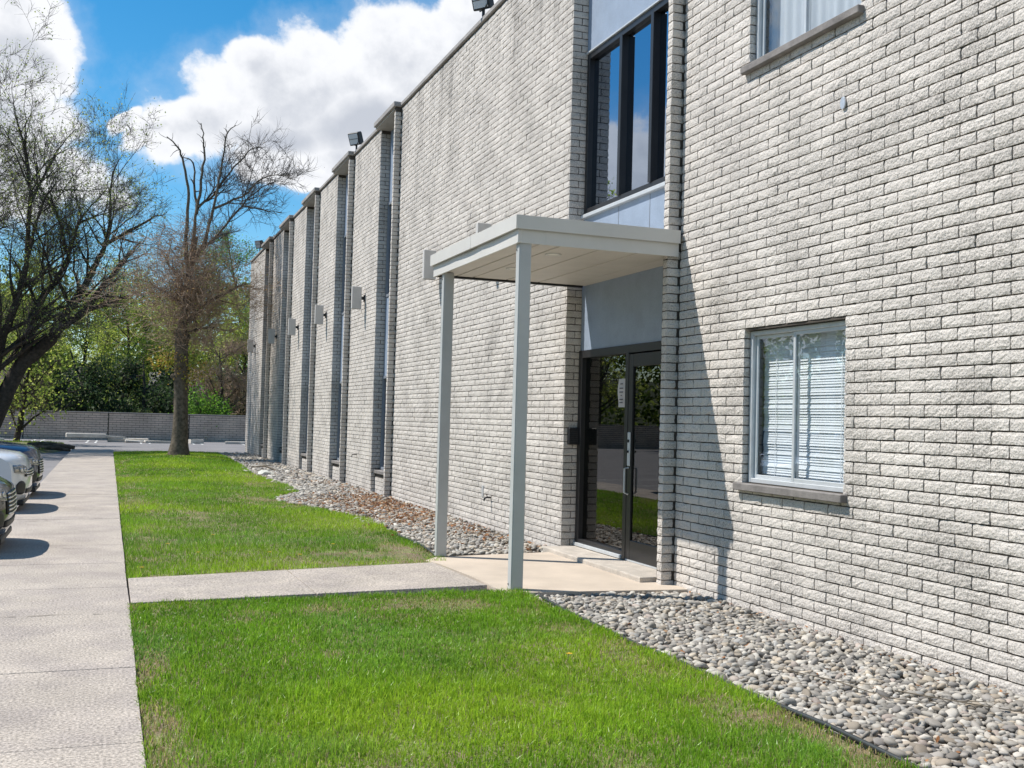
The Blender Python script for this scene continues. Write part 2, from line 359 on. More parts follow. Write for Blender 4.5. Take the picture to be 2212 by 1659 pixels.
# sidewalk: cast slabs with open joints
side = struct(empty('sidewalk', (-0.55, 0, 0)))
SX0, SX1 = -1.31, 0.215
joints = [-4.2]
while joints[-1] < 45.0: joints.append(joints[-1] + 1.62 + random.uniform(-0.02, 0.02))
for i, (a, b) in enumerate(zip(joints, joints[1:])):
    m = MB(); dz = random.uniform(-0.004, 0.004); n = 5
    e0 = [random.uniform(-0.006, 0.006) for _ in range(n+1)]
    poly = [(SX0 + e0[0], a + .003), (SX1, a + .003 + random.uniform(0, .003)), (SX1 + e0[2]*.6, (a+b)/2), (SX1, b - .003), (SX0 + e0[1], b - .003)]
    m.prism(poly, -0.16, dz*.5, 0.004); m.done('slab', CONC, side, (0.55, 0, 0))
CRACK = pmat('crack_dirt', (.13, .11, .085), .98, .3, 20)
for (x0, x1, y, n) in ((-1.0, .1, 8.95, 14), (-.9, .2, 18.6, 12), (-.35, .21, 16.9, 8), (-1.15, -.75, 16.5, 7), (-.5, .0, 13.2, 8), (-1.2, .2, 26.8, 10)):
    V = []; F = []; yy = y
    for i in range(n+1):
        x = x0 + (x1-x0)*i/n; yy += random.uniform(-.02, .02); w = random.uniform(.001, .007)*(1 if random.random() < .8 else 2.2)
        V += [(x, yy - w, .0035), (x, yy + w, .0035)]
        if i and random.random() < .85: F.append((2*i-2, 2*i, 2*i+1, 2*i-1))
    o = mobj('crack', np_mesh('crack', V, F, CRACK), side, (.55, 0, 0))
# walkway across the lawn to the door
walk = struct(empty('walkway', (1.8, 10.3, 0)))
P0, P1, P2, P3 = Vector((.228, 9.47)), Vector((3.50, 9.80)), Vector((3.44, 11.46)), Vector((.228, 10.86))
for t0, t1 in ((0, .485), (.485, 1)):
    a, b = P0.lerp(P1, t0 + .001), P0.lerp(P1, t1 - .001); c, d = P3.lerp(P2, t1 - .001), P3.lerp(P2, t0 + .001)
    m = MB(); m.prism([tuple(a), tuple(b), tuple(c), tuple(d)], -0.16, -0.004, 0.008); m.done('slab', CONC, walk, (-1.8, -10.3, 0))
m = MB(); m.prism([(3.53, 9.30), (4.4, 9.22), (5.36, 9.14), (5.36, 12.12), (4.4, 11.98), (3.58, 11.86), (3.40, 11.62), (3.46, 11.3), (3.515, 10.4)], -0.22, 0.0, 0.012)
struct(m.done('entrance_slab', CONC2))

# lawns (soil sheets; the grass itself stands on them)
FAR_B = [(3.64, 11.6), (3.70, 12.4), (3.74, 13.9), (3.82, 14.7), (3.86, 16.3), (3.64, 17.4), (3.49, 18.4), (3.25, 19.2), (2.95, 19.9), (3.1, 20.8), (3.35, 21.7), (3.75, 22.4), (3.84, 23.9), (3.75, 26.5), (3.67, 29.3), (3.88, 34.6), (3.95, 38), (4.0, 43.2)]
def far_border(y):
    ys = [p[1] for p in FAR_B]; return np.interp(y, ys, [p[0] for p in FAR_B])
def mound(x, y):
    """the far lawn swells slightly towards its tree"""
    return 0.11*np.exp(-(((np.asarray(x)-2.3)/1.9)**2 + ((np.asarray(y)-38.2)/5.0)**2)) + 0.05*np.exp(-(((np.asarray(x)-1.8)/1.6)**2 + ((np.asarray(y)-27)/9.0)**2))
def lawn_sheet(name, y0, y1, xl, xr, ny, nx):
    V = []; F = []
    for j in range(ny+1):
        y = y0 + (y1-y0)*j/ny; a, b = xl(y), xr(y)
        for i in range(nx+1):
            x = a + (b-a)*i/nx; e = min(i, nx-i, 1); V.append((x, y, Z_LAWN + float(mound(x, y))*e + (0.01*vnoise(x, y, 2.5, 3) if e else -0.02)))
    for j in range(ny):
        for i in range(nx):
            k = j*(nx+1)+i; F.append((k, k+1, k+nx+2, k+nx+1))
    return struct(mobj(name, np_mesh(name, V, F, SOIL, True)))
lawn_near = lawn_sheet('lawn', -3.0, 9.44, lambda y: .22, lambda y: 3.68, 60, 20)
def walk_far_y(x): return 10.87 + (x-.228)*(11.47-10.87)/3.22
lawn_far = lawn_sheet('lawn', 10.9, 43.2, lambda y: .22, lambda y: float(far_border(max(y, 11.6))), 110, 16)

# bed of river stones along the wall
m = MB(); m.quad((3.66, -3, -.085), (5.36, -3, -.085), (5.36, 9.2, -.085), (3.66, 9.2, -.085)); bed_near = struct(m.done('gravel_bed', BEDSOIL))
V = []; F = []
for j, y in enumerate(np.linspace(11.8, 44.4, 60)):
    V += [(float(far_border(y)) - .12, y, -.075), (5.38, y, -.06)]
    if j: F.append((2*j-2, 2*j-1, 2*j+1, 2*j))
bed_far = struct(mobj('gravel_bed', np_mesh('gravel_bed', V, F, BEDSOIL)))

# ------------------------------------------------------------------ office building
XW, XF, XG = 5.34, 5.205, 5.555            # brick face, fin face, glass plane
COURSE, BLEN, JT = 0.087, 0.302, 0.0108
ROOF = 7.90
bld = empty('office_building', (5.6, 20, 0), 'long two-storey office building faced in painted off-white split-face brick', 'building')
OFF = (-5.6, -20, 0)
def bpart(mb, name, mat, parent=None, **k):
    if parent is None: return mb.done(name, mat, bld, OFF, **k)
    return mb.done(name, mat, parent, (0, 0, 0), **k)
# bays: (corner of the panel before the gap, far side ... ) as gaps between panels: fin stands at the near... y0 side
GAPS = [(9.44, 12.27), (20.86, 22.63), (25.28, 27.32), (29.78, 31.95), (34.29, 36.45), (38.80, 40.98)]   # (y of fin's near face, y where the next panel starts)
PANELS = [(-3.0, 9.44)] + [(GAPS[i][1], GAPS[i+1][0]) for i in range(5)] + [(40.98, 45.4)]
WIN = [(6.83, 8.235, 1.095, 2.462), (6.71, 8.235, 4.875, 6.25)]            # openings in the near panel (y0,y1,z0,z1)

# masonry body behind the brick faces
wall_mb = MB(); XM = XW + 0.014
for i, (a, b) in enumerate(PANELS):
    if i == 0:
        zs = [-.3, WIN[0][2], WIN[0][3], WIN[1][2], WIN[1][3], ROOF]
        for k in range(5):
            if k in (1, 3):
                w = WIN[k//2]; wall_mb.box(XM, XW+.3, a, w[0] - .012, zs[k], zs[k+1]); wall_mb.box(XM, XW+.3, w[1] + .012, b, zs[k], zs[k+1])
            else: wall_mb.box(XM, XW+.3, a, b, zs[k], zs[k+1])
    else: wall_mb.box(XM, XW+.3, a + .012, b, -.3, ROOF)
for i, (f0, c1) in enumerate(GAPS):
    wall_mb.box(XF + .012, XW+.3, f0 + .012, f0 + .112, -.3, ROOF - .02)
    if i: wall_mb.box(XW + .10, XW + .29, f0 + .112, c1 + .012, -.3, .44)
wall_mb.box(XW + .3, 21, 45.15, 45.4, -.3, ROOF); wall_mb.box(20.7, 21, -3, 45.15, -.3, ROOF); wall_mb.box(XW + .3, 20.7, -3, -2.75, -.3, ROOF)
wall = bpart(wall_mb, 'wall', MORTAR)

def brick_batch(o, u, n, recs, nx, nz, seed):
    """recs rows: cu, cz, half length, half height along axis u, outward normal n, from origin plane o -> verts, faces, tones"""
    rg = np.random.default_rng(seed); recs = np.asarray(recs, float); Nb = len(recs)
    gu, gz = np.meshgrid(np.linspace(-1, 1, nx+1), np.linspace(-1, 1, nz+1)); gu = gu.ravel(); gz = gz.ravel(); P = len(gu)
    border = (np.abs(gu) > .999) | (np.abs(gz) > .999); corner = (np.abs(gu) > .999) & (np.abs(gz) > .999)
    U = recs[:, 0:1] + gu*recs[:, 2:3] + rg.normal(0, .0016, (Nb, P))*border
    Z = recs[:, 1:2] + gz*recs[:, 3:4] + rg.normal(0, .0012, (Nb, P))*border
    W = np.where(border, -.0035, .0) + rg.normal(0, .0015, (Nb, P)) - corner*.003 + rg.normal(0, .0014, (Nb, 1))
    per = [i for i in range(nx+1)] + [(j+1)*(nx+1)-1 for j in range(1, nz+1)] + [nz*(nx+1)+i for i in range(nx-1, -1, -1)] + [j*(nx+1) for j in range(nz-1, 0, -1)]
    Q = len(per)
    U2, Z2, W2 = U[:, per], Z[:, per], np.full((Nb, Q), -.024)
    U = np.concatenate([U, U2], 1); Z = np.concatenate([Z, Z2], 1); W = np.concatenate([W, W2], 1); T = P + Q
    o = np.asarray(o, float); V = o + U[..., None]*np.asarray(u) + W[..., None]*np.asarray(n) + Z[..., None]*np.array([0, 0, 1.])
    fq = [(j*(nx+1)+i, j*(nx+1)+i+1, (j+1)*(nx+1)+i+1, (j+1)*(nx+1)+i) for j in range(nz) for i in range(nx)]
    fq += [(per[(k+1) % Q], per[k], P+k, P+(k+1) % Q) for k in range(Q)]
    fq = np.array(fq); 
    if np.dot(np.cross(u, (0, 0, 1)), n) < 0: fq = fq[:, ::-1]
    F = (fq[None] + (np.arange(Nb)*T)[:, None, None]).reshape(-1, 4)
    tone = np.clip(1 + rg.normal(0, .03, Nb) - (rg.random(Nb) < .05)*rg.uniform(.02, .07, Nb), .6, 1.1)
    return V.reshape(-1, 3), F, np.repeat(tone, len(fq))
def lay(y0, y1, z0, z1, holes=(), offset=0.0):
    recs = []; nc = int(math.floor((z1-z0)/COURSE + 1e-6))
    for c in range(nc):
        zc = z0 + (c+.5)*COURSE; base = y1 - (BLEN*.5 if c % 2 else 0) + offset
        edges = []; y = base
        while y > y0 - BLEN: edges.append(y); y -= BLEN
        if base < y1 - 1e-6: edges = [y1] + edges
        spans = [(y0, y1)]
        for (h0, h1, hz0, hz1) in holes:
            if hz0 - COURSE*.35 < zc < hz1 + COURSE*.35:
                spans = [q for s in spans for q in ((s[0], min(s[1], h0)), (max(s[0], h1), s[1])) if q[1] - q[0] > .02]
        for hi, lo in zip(edges, edges[1:]):
            for s0, s1 in spans:
                a, b = max(lo, s0), min(hi, s1)
                if b - a > .03: recs.append(((a+b)/2, zc, (b-a-JT)/2, (COURSE-JT)/2))
    return recs
ZB = -.13
near_recs = lay(0.6, 9.43, ZB, ROOF - .02, WIN)
arr = np.array(near_recs)
px, py, dep = project(np.stack([np.full(len(arr), XW), arr[:, 0], arr[:, 1]], 1))
inside = (px > 4) & (px < 1020) & (py > 4) & (py < 764) & (arr[:, 2] > .09)
size = np.where(inside, arr[:, 2]/dep**3, 0); pick = set(np.argsort(-size)[:300].tolist())
# individually laid bricks: a few shared shapes
variants = {}
for k in range(14):
    Vb, Fb, tb = brick_batch((0, 0, 0), (0, 1, 0), (-1, 0, 0), [(0, 0, (BLEN-JT)/2, (COURSE-JT)/2)], 8, 4, 100+k)
    variants[k] = np_mesh('brick', Vb, Fb, BRICK, False, face={'tone': tb})
cnt = 0
for i in sorted(pick):
    cu, cz, hl, hh = near_recs[i]
    if abs(hl - (BLEN-JT)/2) < .002: me = variants[random.randrange(14)]
    else:
        Vb, Fb, tb = brick_batch((0, 0, 0), (0, 1, 0), (-1, 0, 0), [(0, 0, hl, hh)], 6, 4, 500+i); me = np_mesh('brick', Vb, Fb, BRICK, False, face={'tone': tb})
    ob = mobj('brick', me, wall, (XW + random.uniform(-.002, .002), cu, cz))
rest = [r for i, r in enumerate(near_recs) if i not in pick]
acc = []
def addb(o, u, n, recs, nx, nz, seed):
    if len(recs): acc.append(brick_batch(o, u, n, recs, nx, nz, seed))
addb((XW, 0, 0), (0, 1, 0), (-1, 0, 0), rest, 6, 3, 1)
for i, (a, b) in enumerate(PANELS[1:], 1):
    lod = (4, 2) if i == 1 else ((2, 1) if i == 2 else (1, 1))
    addb((XW, 0, 0), (0, 1, 0), (-1, 0, 0), lay(a + .004, b - .004, ZB, ROOF - .02, (), .07*i), *lod, 10+i)
for i, (f0, c1) in enumerate(GAPS):
    nc = int((ROOF - .03 - ZB)/COURSE); lod = (3, 3) if i == 0 else ((2, 2) if i < 3 else (1, 1))
    zc = ZB + (np.arange(nc) + .5)*COURSE; hh = (COURSE - JT)/2
    addb((XF, 0, 0), (0, 1, 0), (-1, 0, 0), [(f0 + .050, z, .046, hh) for z in zc], lod[0], lod[1], 30+i)                      # fin front
    addb((0, f0, 0), (1, 0, 0), (0, -1, 0), [((XF + XW)/2 - .004 + (.012 if k % 2 else 0), z, (XW-XF)/2 - .008 + (.01 if k % 2 else -.004), hh) for k, z in enumerate(zc)], lod[0], lod[1], 40+i)   # fin side
    xr = XG + .03; rv = []
    for k, z in enumerate(zc):
        deep = (i == 0 or z > .44)
        if not deep: rv.append((XW + .052, z, .046, hh)); continue
        if k % 2: rv.append(((XW+xr)/2, z, (xr-XW)/2 - .006, hh))
        else:
            mid = XW + (xr-XW)*.52; rv += [((XW+mid)/2, z, (mid-XW)/2 - .006, hh), ((mid+xr)/2, z, (xr-mid)/2 - .006, hh)]
    addb((0, c1, 0), (1, 0, 0), (0, -1, 0), rv, lod[0], lod[1], 50+i)                                                          # deep reveal
    if i: addb((XW + .088, 0, 0), (0, 1, 0), (-1, 0, 0), lay(f0 + .115, c1, ZB, .44 - .07), 2, 1, 60+i)
for k, w in enumerate(WIN):                                                                                                   # window reveals facing the road
    zs = [z for z in ZB + (np.arange(95)+.5)*COURSE if w[2] - .02 < z < w[3] + .02]
    addb((0, w[1], 0), (1, 0, 0), (0, -1, 0), [(XW + .047, z, .042, (COURSE-JT)/2) for z in zs], 2, 2, 70+k)
    addb((0, w[0], 0), (1, 0, 0), (0, 1, 0), [(XW + .047, z, .042, (COURSE-JT)/2) for z in zs], 2, 2, 75+k)
Vs, Fs, Ts = [], [], []; off = 0
for v, f, t in acc: Vs.append(v); Fs.append(f + off); Ts.append(t); off += len(v)
bw = mobj('brickwork', np_mesh('brickwork', np.concatenate(Vs), np.concatenate(Fs), BRICK, False, face={'tone': np.concatenate(Ts)}), wall)
bw['kind'] = 'stuff'

# coping along the roof edge, lintel slabs over the gaps
for i, (a, b) in enumerate(PANELS):
    m = MB(); m.box(XW - .035, XW + .36, a + (.118 if i else 0) * 0, b, ROOF, ROOF + .080, .010); cp = bpart(m, 'coping', COPING)
for i, (f0, c1) in enumerate(GAPS):
    m = MB(); m.box(XF - .035, XW + .36, f0 - .012, c1 - .002, ROOF - .012, ROOF + .092, .010); bpart(m, 'lintel', COPING)
    m = MB(); m.box(XF + .012, XG + .1, f0 + .114, c1 - .008, ROOF - .05, ROOF - .0125); bpart(m, 'recess_soffit', SOFFIT)
m = MB(); m.box(XW + .36, 20.9, -3, 45.4, ROOF - .15, ROOF - .02); bpart(m, 'roof', pmat('roof_felt', (.12, .12, .12), .95))
# dark rooms behind the glass
m = MB(); m.box(XG + .25, 20.6, -2.7, 45.1, -.2, .02); m.box(XG + .25, 20.6, -2.7, 45.1, 3.35, 3.75); m.box(9.4, 9.5, -2.7, 45.1, .02, 7.7); m.box(XG + .25, 20.6, -2.7, 45.1, 7.3, 7.5)
for y in (3.2, 9.3, 13.6, 19.5, 24.4, 28.9, 33.4, 37.9): m.box(XG + .25, 9.4, y, y + .1, .02, 7.3)
bpart(m, 'interior', INTER)

def framed(name, parent_name, y0, y1, z0, z1, bars, matf, matg, x=XG, w=.055, depth=.09, hbars=()):
    """a glazed frame in the x=const plane; returns the window part"""
    m = MB(); xb = x + depth
    m.box(x, xb, y0, y0 + w, z0, z1, .004); m.box(x, xb, y1 - w, y1, z0, z1, .004)
    m.box(x + .002, xb - .002, y0 + w, y1 - w, z0, z0 + w, .004); m.box(x + .002, xb - .002, y0 + w, y1 - w, z1 - w, z1, .004)
    f = bpart(m, name, matf)
    for b in bars:
        k = MB(); k.box(x - .02, xb - .004, b - w*.45, b + w*.45, z0 + w, z1 - w, .004); bpart(k, 'mullion', matf, f)
    ys = [y0 + w] + sorted(bars) + [y1 - w]
    for a, b in zip(ys, ys[1:]):
        k = MB(); k.box(x + depth*.55, x + depth*.55 + .006, a + (.03 if a != ys[0] else 0), b - (.03 if b != ys[-1] else 0), z0 + w, z1 - w)
        bpart(k, 'pane', matg, f)
    return f
# entrance bay
E0, E1 = 9.552, 12.262
m = MB(); m.box(XG - .008, XG + .10, E0, E1, 2.50, 4.165); bpart(m, 'spandrel_panel', PANEL)
m = MB(); m.box(XG - .008, XG + .10, E0, E1, 6.30, ROOF - .05); bpart(m, 'spandrel_panel', PANEL)
for y in (11.27, 10.49):
    m = MB(); m.box(XG - .011, XG - .002, y - .005, y + .005, 3.62, 4.16); bpart(m, 'panel_joint', GREYF)
upw = framed('window', None, E0, E1, 4.215, 6.28, (11.27, 10.49), BRONZE, G_UP, x=XG - .01, w=.075, depth=.12)
m = MB(); m.box(XG - .055, XG + .10, E0 - .02, E1, 4.165, 4.213, .006); bpart(m, 'window_sill', ALU)
m = MB(); m.box(XG - .03, XG + .10, E0, E1, 6.282, 6.30); bpart(m, 'head_trim', ALU)
# door set: sidelight and hinged glass door, bronze frames
m = MB()
m.box(XG - .03, XG + .10, E1 - .10, E1, .055, 2.498, .004); m.box(XG - .03, XG + .10, E0, E0 + .05, .055, 2.498, .004)
m.box(XG - .028, XG + .098, E0 + .05, E1 - .10, 2.40, 2.496, .004); m.box(XG - .05, XG + .098, 10.84, 10.92, .055, 2.40, .004)
m.box(XG - .028, XG + .098, 10.92, E1 - .10, .057, .145, .004)
dframe = bpart(m, 'door_frame', BRONZE)
m = MB(); m.box(XG + .03, XG + .037, 10.92, E1 - .10, .145, 2.40); bpart(m, 'sidelight', G_DOOR, dframe)
m = MB(); m.box(XG - .06, XG - .03, 10.93, E1 - .02, .06, .10, .003); bpart(m, 'threshold_trim', ALU, dframe)
m = MB(); D0, D1 = E0 + .055, 10.835
m.box(XG - .045, XG + .0, D0, D0 + .09, .075, 2.385, .004); m.box(XG - .045, XG + .0, D1 - .10, D1, .075, 2.385, .004)
m.box(XG - .043, XG - .002, D0 + .09, D1 - .10, .075, .29, .004); m.box(XG - .043, XG - .002, D0 + .09, D1 - .10, 2.24, 2.385, .004)
door = bpart(m, 'door', BRONZE)
m = MB(); m.box(XG - .026, XG - .019, D0 + .09, D1 - .10, .29, 2.24); bpart(m, 'pane', G_DOOR, door)
m = MB(); m.box(XG - .060, XG - .046, D1 - .085, D1 - .02, 1.12, 1.50, .006); bpart(m, 'lock_plate', ALU, door)
m = MB(); m.tube([(XG - .06, D1 - .052, 1.40), (XG - .075, D1 - .052, 1.40)], .018, 12); m.tube([(XG - .06, D1 - .052, 1.28), (XG - .085, D1 - .052, 1.28)], .014, 12); bpart(m, 'lock_cylinder', BLACKM, door)
m = MB(); m.tube([(XG - .05, D1 - .05, 1.10), (XG - .10, D1 - .05, 1.09), (XG - .10, D1 - .05, .82), (XG - .05, D1 - .05, .80)], .011, 8); bpart(m, 'handle', ALU, door)
m = MB(); m.box(XG - .045, XG - .004, D0, D1, .056, .073); bpart(m, 'door_sweep', ALU, door)
m = MB(); m.prism([(5.065, 9.62), (5.57, 9.62), (5.57, 12.262), (5.09, 12.24)], -.12, .052, .012); bpart(m, 'door_step', CONC3)

# the five tall window bays
for i, (f0, c1) in enumerate(GAPS[1:], 1):
    a, b = f0 + .114, c1 - .006
    m = MB(); m.box(XG, XG + .09, a, b, 2.49, 4.19); bpart(m, 'spandrel_panel', PANEL)
    m = MB(); m.box(XG, XG + .09, a, b, 6.27, ROOF - .05); bpart(m, 'spandrel_panel', PANEL)
    framed('window', None, a, b, .46, 2.485, ((a+b)/2,), GREYF, G_UP, x=XG - .02, w=.06, depth=.10)
    framed('window', None, a, b, 4.195, 6.265, ((a+b)/2,), GREYF, G_UP, x=XG - .02, w=.06, depth=.10)
    m = MB(); m.box(XW + .055, XG + .1, a - .001, c1 - .004, .385, .455, .006); bpart(m, 'window_sill', SILL)

# the two sliding windows in the near panel
def slider(w, kind):
    y0, y1, z0, z1 = w; x = XW + .062; fw = .045; ym = 7.57 if kind == 'blind' else 7.5
    m = MB(); m.box(x, x + .07, y0 + .004, y0 + fw, z0 + .004, z1 - .004, .004); m.box(x, x + .07, y1 - fw, y1 - .004, z0 + .004, z1 - .004, .004)
    m.box(x + .002, x + .068, y0 + fw, y1 - fw, z0 + .004, z0 + fw, .004); m.box(x + .002, x + .068, y0 + fw, y1 - fw, z1 - fw, z1 - .004, .004)
    win = bpart(m, 'window', ALU)
    for (a, b, dx) in ((ym - .02, y1 - fw, .036), (y0 + fw, ym + .03, .012)):
        k = MB(); s = .032; xx = x + dx
        k.box(xx, xx + .018, a, a + s, z0 + fw, z1 - fw, .003); k.box(xx, xx + .018, b - s, b, z0 + fw, z1 - fw, .003)
        k.box(xx + .001, xx + .017, a + s, b - s, z0 + fw, z0 + fw + s, .003); k.box(xx + .001, xx + .017, a + s, b - s, z1 - fw - s, z1 - fw, .003)
        bpart(k, 'sash', ALU, win)
        k = MB(); k.box(xx + .007, xx + .011, a + s, b - s, z0 + fw + s, z1 - fw - s); bpart(k, 'pane', G_WIN, win)
    m = MB(); m.box(XW - .06, XW + .13, y0 - .055, y1 + .06, z0 - .066, z0 - .001, .006); bpart(m, 'window_sill', SILL)
    m = MB(); m.box(XW + .02, XW + .12, y0, y1, z1 + .001, z1 + .012); bpart(m, 'window_lintel', GREYF)
    if kind == 'blind':
        k = MB(); k.box(-.0145, .0145, y0 + .05, y1 - .05, -.0009, .0009); me0 = k.done('slat', BLIND, win, (x + .13, 0, z0 + .03)); me0.rotation_euler = (0, R(-66), 0)
        nsl = int((z1 - z0 - .06)/.0225)
        for q in range(1, nsl):
            s = mobj('slat', me0.data, win, (x + .13 + random.uniform(-.0008, .0008), 0, z0 + .03 + q*.0225)); s.rotation_euler = (random.uniform(-.0006, .0006), R(-66 + random.uniform(-4, 4)), 0)
        k = MB(); k.box(x + .115, x + .15, y0 + .04, y1 - .04, z1 - .04, z1 - .005, .003); bpart(k, 'blind_headrail', BLIND, win)
        for yy in (y0 + .25, y1 - .25): k = MB(); k.box(x + .112, x + .114, yy - .004, yy + .004, z0 + .03, z1 - .02); bpart(k, 'blind_cord', BLIND, win)
    else:
        n = 90; V = []; F = []
        for j in range(n+1):
            y = y0 + (y1-y0)*j/n; dx = .012*math.sin(j*.9) + .012*math.sin(j*.31)
            V += [(x + .17 + dx, y, z0 - .02), (x + .17 + dx*.8, y, z1)]
            if j: F.append((2*j-2, 2*j, 2*j+1, 2*j-1))
        mobj('curtain', np_mesh('curtain', V, F, CURTAIN, True), win)
    return win
slider(WIN[0], 'blind'); slider(WIN[1], 'curtain')
# small fixings on the wall that belong to it
m = MB(); m.prism([(0.03*math.cos(a)*.95, .055*math.sin(a) if abs(math.sin(a)) < .85 else .047*math.copysign(1, math.sin(a))) for a in np.linspace(0, 2*math.pi, 24, endpoint=False)], 0, .012, .003)
cv = m.done('cover_plate', pmat('galvanised_plate', (.55, .57, .60), .4, .08, 30, metal=.5), bld); cv.matrix_local = Matrix.Translation((XW - .006 - 5.6, 6.88 - 20, 4.17)) @ Matrix(((0, 0, -1, 0), (1, 0, 0, 0), (0, 1, 0, 0), (0, 0, 0, 1)))
m = MB(); m.box(XW - .008, XW + .01, 15.23, 15.31, .43, .60, .004); bpart(m, 'mortar_patch', pmat('grey_patch', (.36, .36, .36), .85))
m = MB(); m.tube([(XW + .02, 24.09, .72), (XW - .10, 24.09, .72), (XW - .11, 24.09, .66)], .012, 8); bpart(m, 'vent_pipe', BLACKM)

# ------------------------------------------------------------------ entrance canopy
CX0, CX1, CY0, CY1, CZ0, CZM, CZ1 = 3.575, 5.325, 9.40, 12.21, 3.29, 3.42, 3.545
can = empty('entrance_canopy', (4.4, 10.75, 0), 'flat white metal canopy on two grey posts over the glass entrance door', 'canopy'); CO = (-4.4, -10.75, 0)
def cpart(mb, name, mat, parent=None, **k): return mb.done(name, mat, parent or can, CO if parent is None else (0, 0, 0), **k)
def band(z0, z1, o, bow=0.0):
    """a ring of folded sheet metal: front (towards the lawn), near and far sides; the front one bows a little"""
    V = []; F = []; pts = []
    for t in np.linspace(0, 1, 25): pts.append((CX0 - o - (0 if not bow else 0), CY1 + o - (CY1 - CY0 + 2*o)*t, t, 'f'))
    for t in np.linspace(0, 1, 9)[1:]: pts.append((CX0 - o + (CX1 - CX0 + o - .02)*t, CY0 - o, t, 'n'))
    far = [(CX1 - .02 - (CX1 - CX0 + o - .02)*t, CY1 + o, t, 'b') for t in np.linspace(0, 1, 9)[:-1]]
    return far + pts
def fascia(name, z0, z1, o, bow, drop=0.0):
    V = []; F = []; P = band(z0, z1, o); n = len(P)
    for (x, y, t, s) in P:
        b = bow*(abs(math.sin(t*math.pi*3.0 + .4))*.8 + .2)*math.sin(math.pi*t) if s == 'f' else 0
        V += [(x + b, y, z1), (x + b*.2, y, z0 - drop), (x + .02, y, z0 - drop), ]
    for i in range(n-1):
        a, b = 3*i, 3*(i+1); F += [(a, b, b+1, a+1), (a+1, b+1, b+2, a+2)]
    o_ = mobj(name, np_mesh(name, V, F, FASCIA, False), can, CO)
    md = o_.modifiers.new('thick', 'SOLIDIFY'); md.thickness = .004; md.offset = -1
    return o_
lowf = fascia('fascia', CZ0, CZM + .02, .0, .014)
topf = fascia('gutter_band', CZM, CZ1, .034, .0)
m = MB(); m.box(CX0 - .032, CX1 - .02, CY0 - .032, CY1 + .032, CZ1 - .003, CZ1 + .004); cpart(m, 'roof_sheet', FASCIA)
for y, s in ((10.74, 'f'),): m = MB(); m.box(CX0 - .040, CX0 - .032, y - .012, y + .012, CZM - .004, CZ1 + .003, .002); m.done('seam_cover', FASCIA, topf)
for x in (CX0 + .30,): m = MB(); m.box(x - .018, x + .018, CY0 - .006, CY0 + .004, CZ0 - .004, CZM - .005, .002); m.done('seam_cover', FASCIA, lowf)
m = MB(); m.box(CX0 - .005, CX0 + .03, CY0 - .006, CY0 + .03, CZ0 - .003, CZM - .004, .003); m.done('corner_cover', FASCIA, lowf)
# soffit boards run along the building, separated by shallow grooves
xs = [CX0 + .03, 3.84, 4.055, 4.48, 4.90, 5.32]
for a, b in zip(xs, xs[1:]):
    m = MB(); m.box(a + .010, b - .010, CY0 + .03, CY1 - .07, CZ0 + .018, CZ0 + .034, .003); cpart(m, 'soffit_board', SOFFB)
m = MB(); m.box(CX0 + .02, CX1 - .005, CY0 + .02, CY1 - .03, CZ0 + .037, CZ0 + .05); cpart(m, 'soffit_backing', SOFFB)
m = MB(); m.box(CX0 + .01, XF + .3, CY1 - .06, CY1 - .01, CZ0 - .004, CZ0 + .03, .003); cpart(m, 'shadow_gap_strip', BLACKM)  # black strip gives the shade of the gap at the soffit's far end
m = MB(); m.box(5.32, XG - .012, E0 + .01, CY1 - .03, CZ0 + .02, CZ0 + .04); cpart(m, 'inner_soffit', SOFFB)
for (x, y) in ((4.19, 10.0), (4.20, 11.17)):
    m = MB(); n = 20
    ring = lambda r, z: [(x + r*math.cos(2*math.pi*j/n), y + r*math.sin(2*math.pi*j/n), z) for j in range(n)]
    rs = [[m.bm.verts.new(p) for p in ring(r, z)] for r, z in ((.088, CZ0 + .017), (.086, CZ0 + .007), (.066, CZ0 + .007), (.05, CZ0 + .0165))]
    for r0, r1 in zip(rs, rs[1:]):
        for j in range(n): m.bm.faces.new((r0[j], r0[(j+1) % n], r1[(j+1) % n], r1[j]))
    dl = cpart(m, 'downlight', FASCIA, smooth=True)
    m = MB(); m.prism([(x + .05*math.cos(2*math.pi*j/n), y + .05*math.sin(2*math.pi*j/n)) for j in range(n)], CZ0 + .012, CZ0 + .0175); m.done('lens', pmat('lamp_lens', (.75, .72, .6), .3, .03), dl)
for (x, y) in ((3.655, 9.465), (3.655, 11.90)):
    m = MB(); m.box(x - .055, x + .065, y - .05, y + .05, .001, CZ0 + .012, .006, 2); po = cpart(m, 'post', POST)
    m = MB(); m.box(x - .058, x - .0552, y - .046, y - .012, .004, CZ0 - .01); m.done('seam_cover', POST, po)
    for z in (.05, CZ0 - .06):
        m = MB(); m.tube([(x - .058, y + .02, z), (x - .062, y + .02, z)], .008, 8); m.done('screw', BLACKM, po)

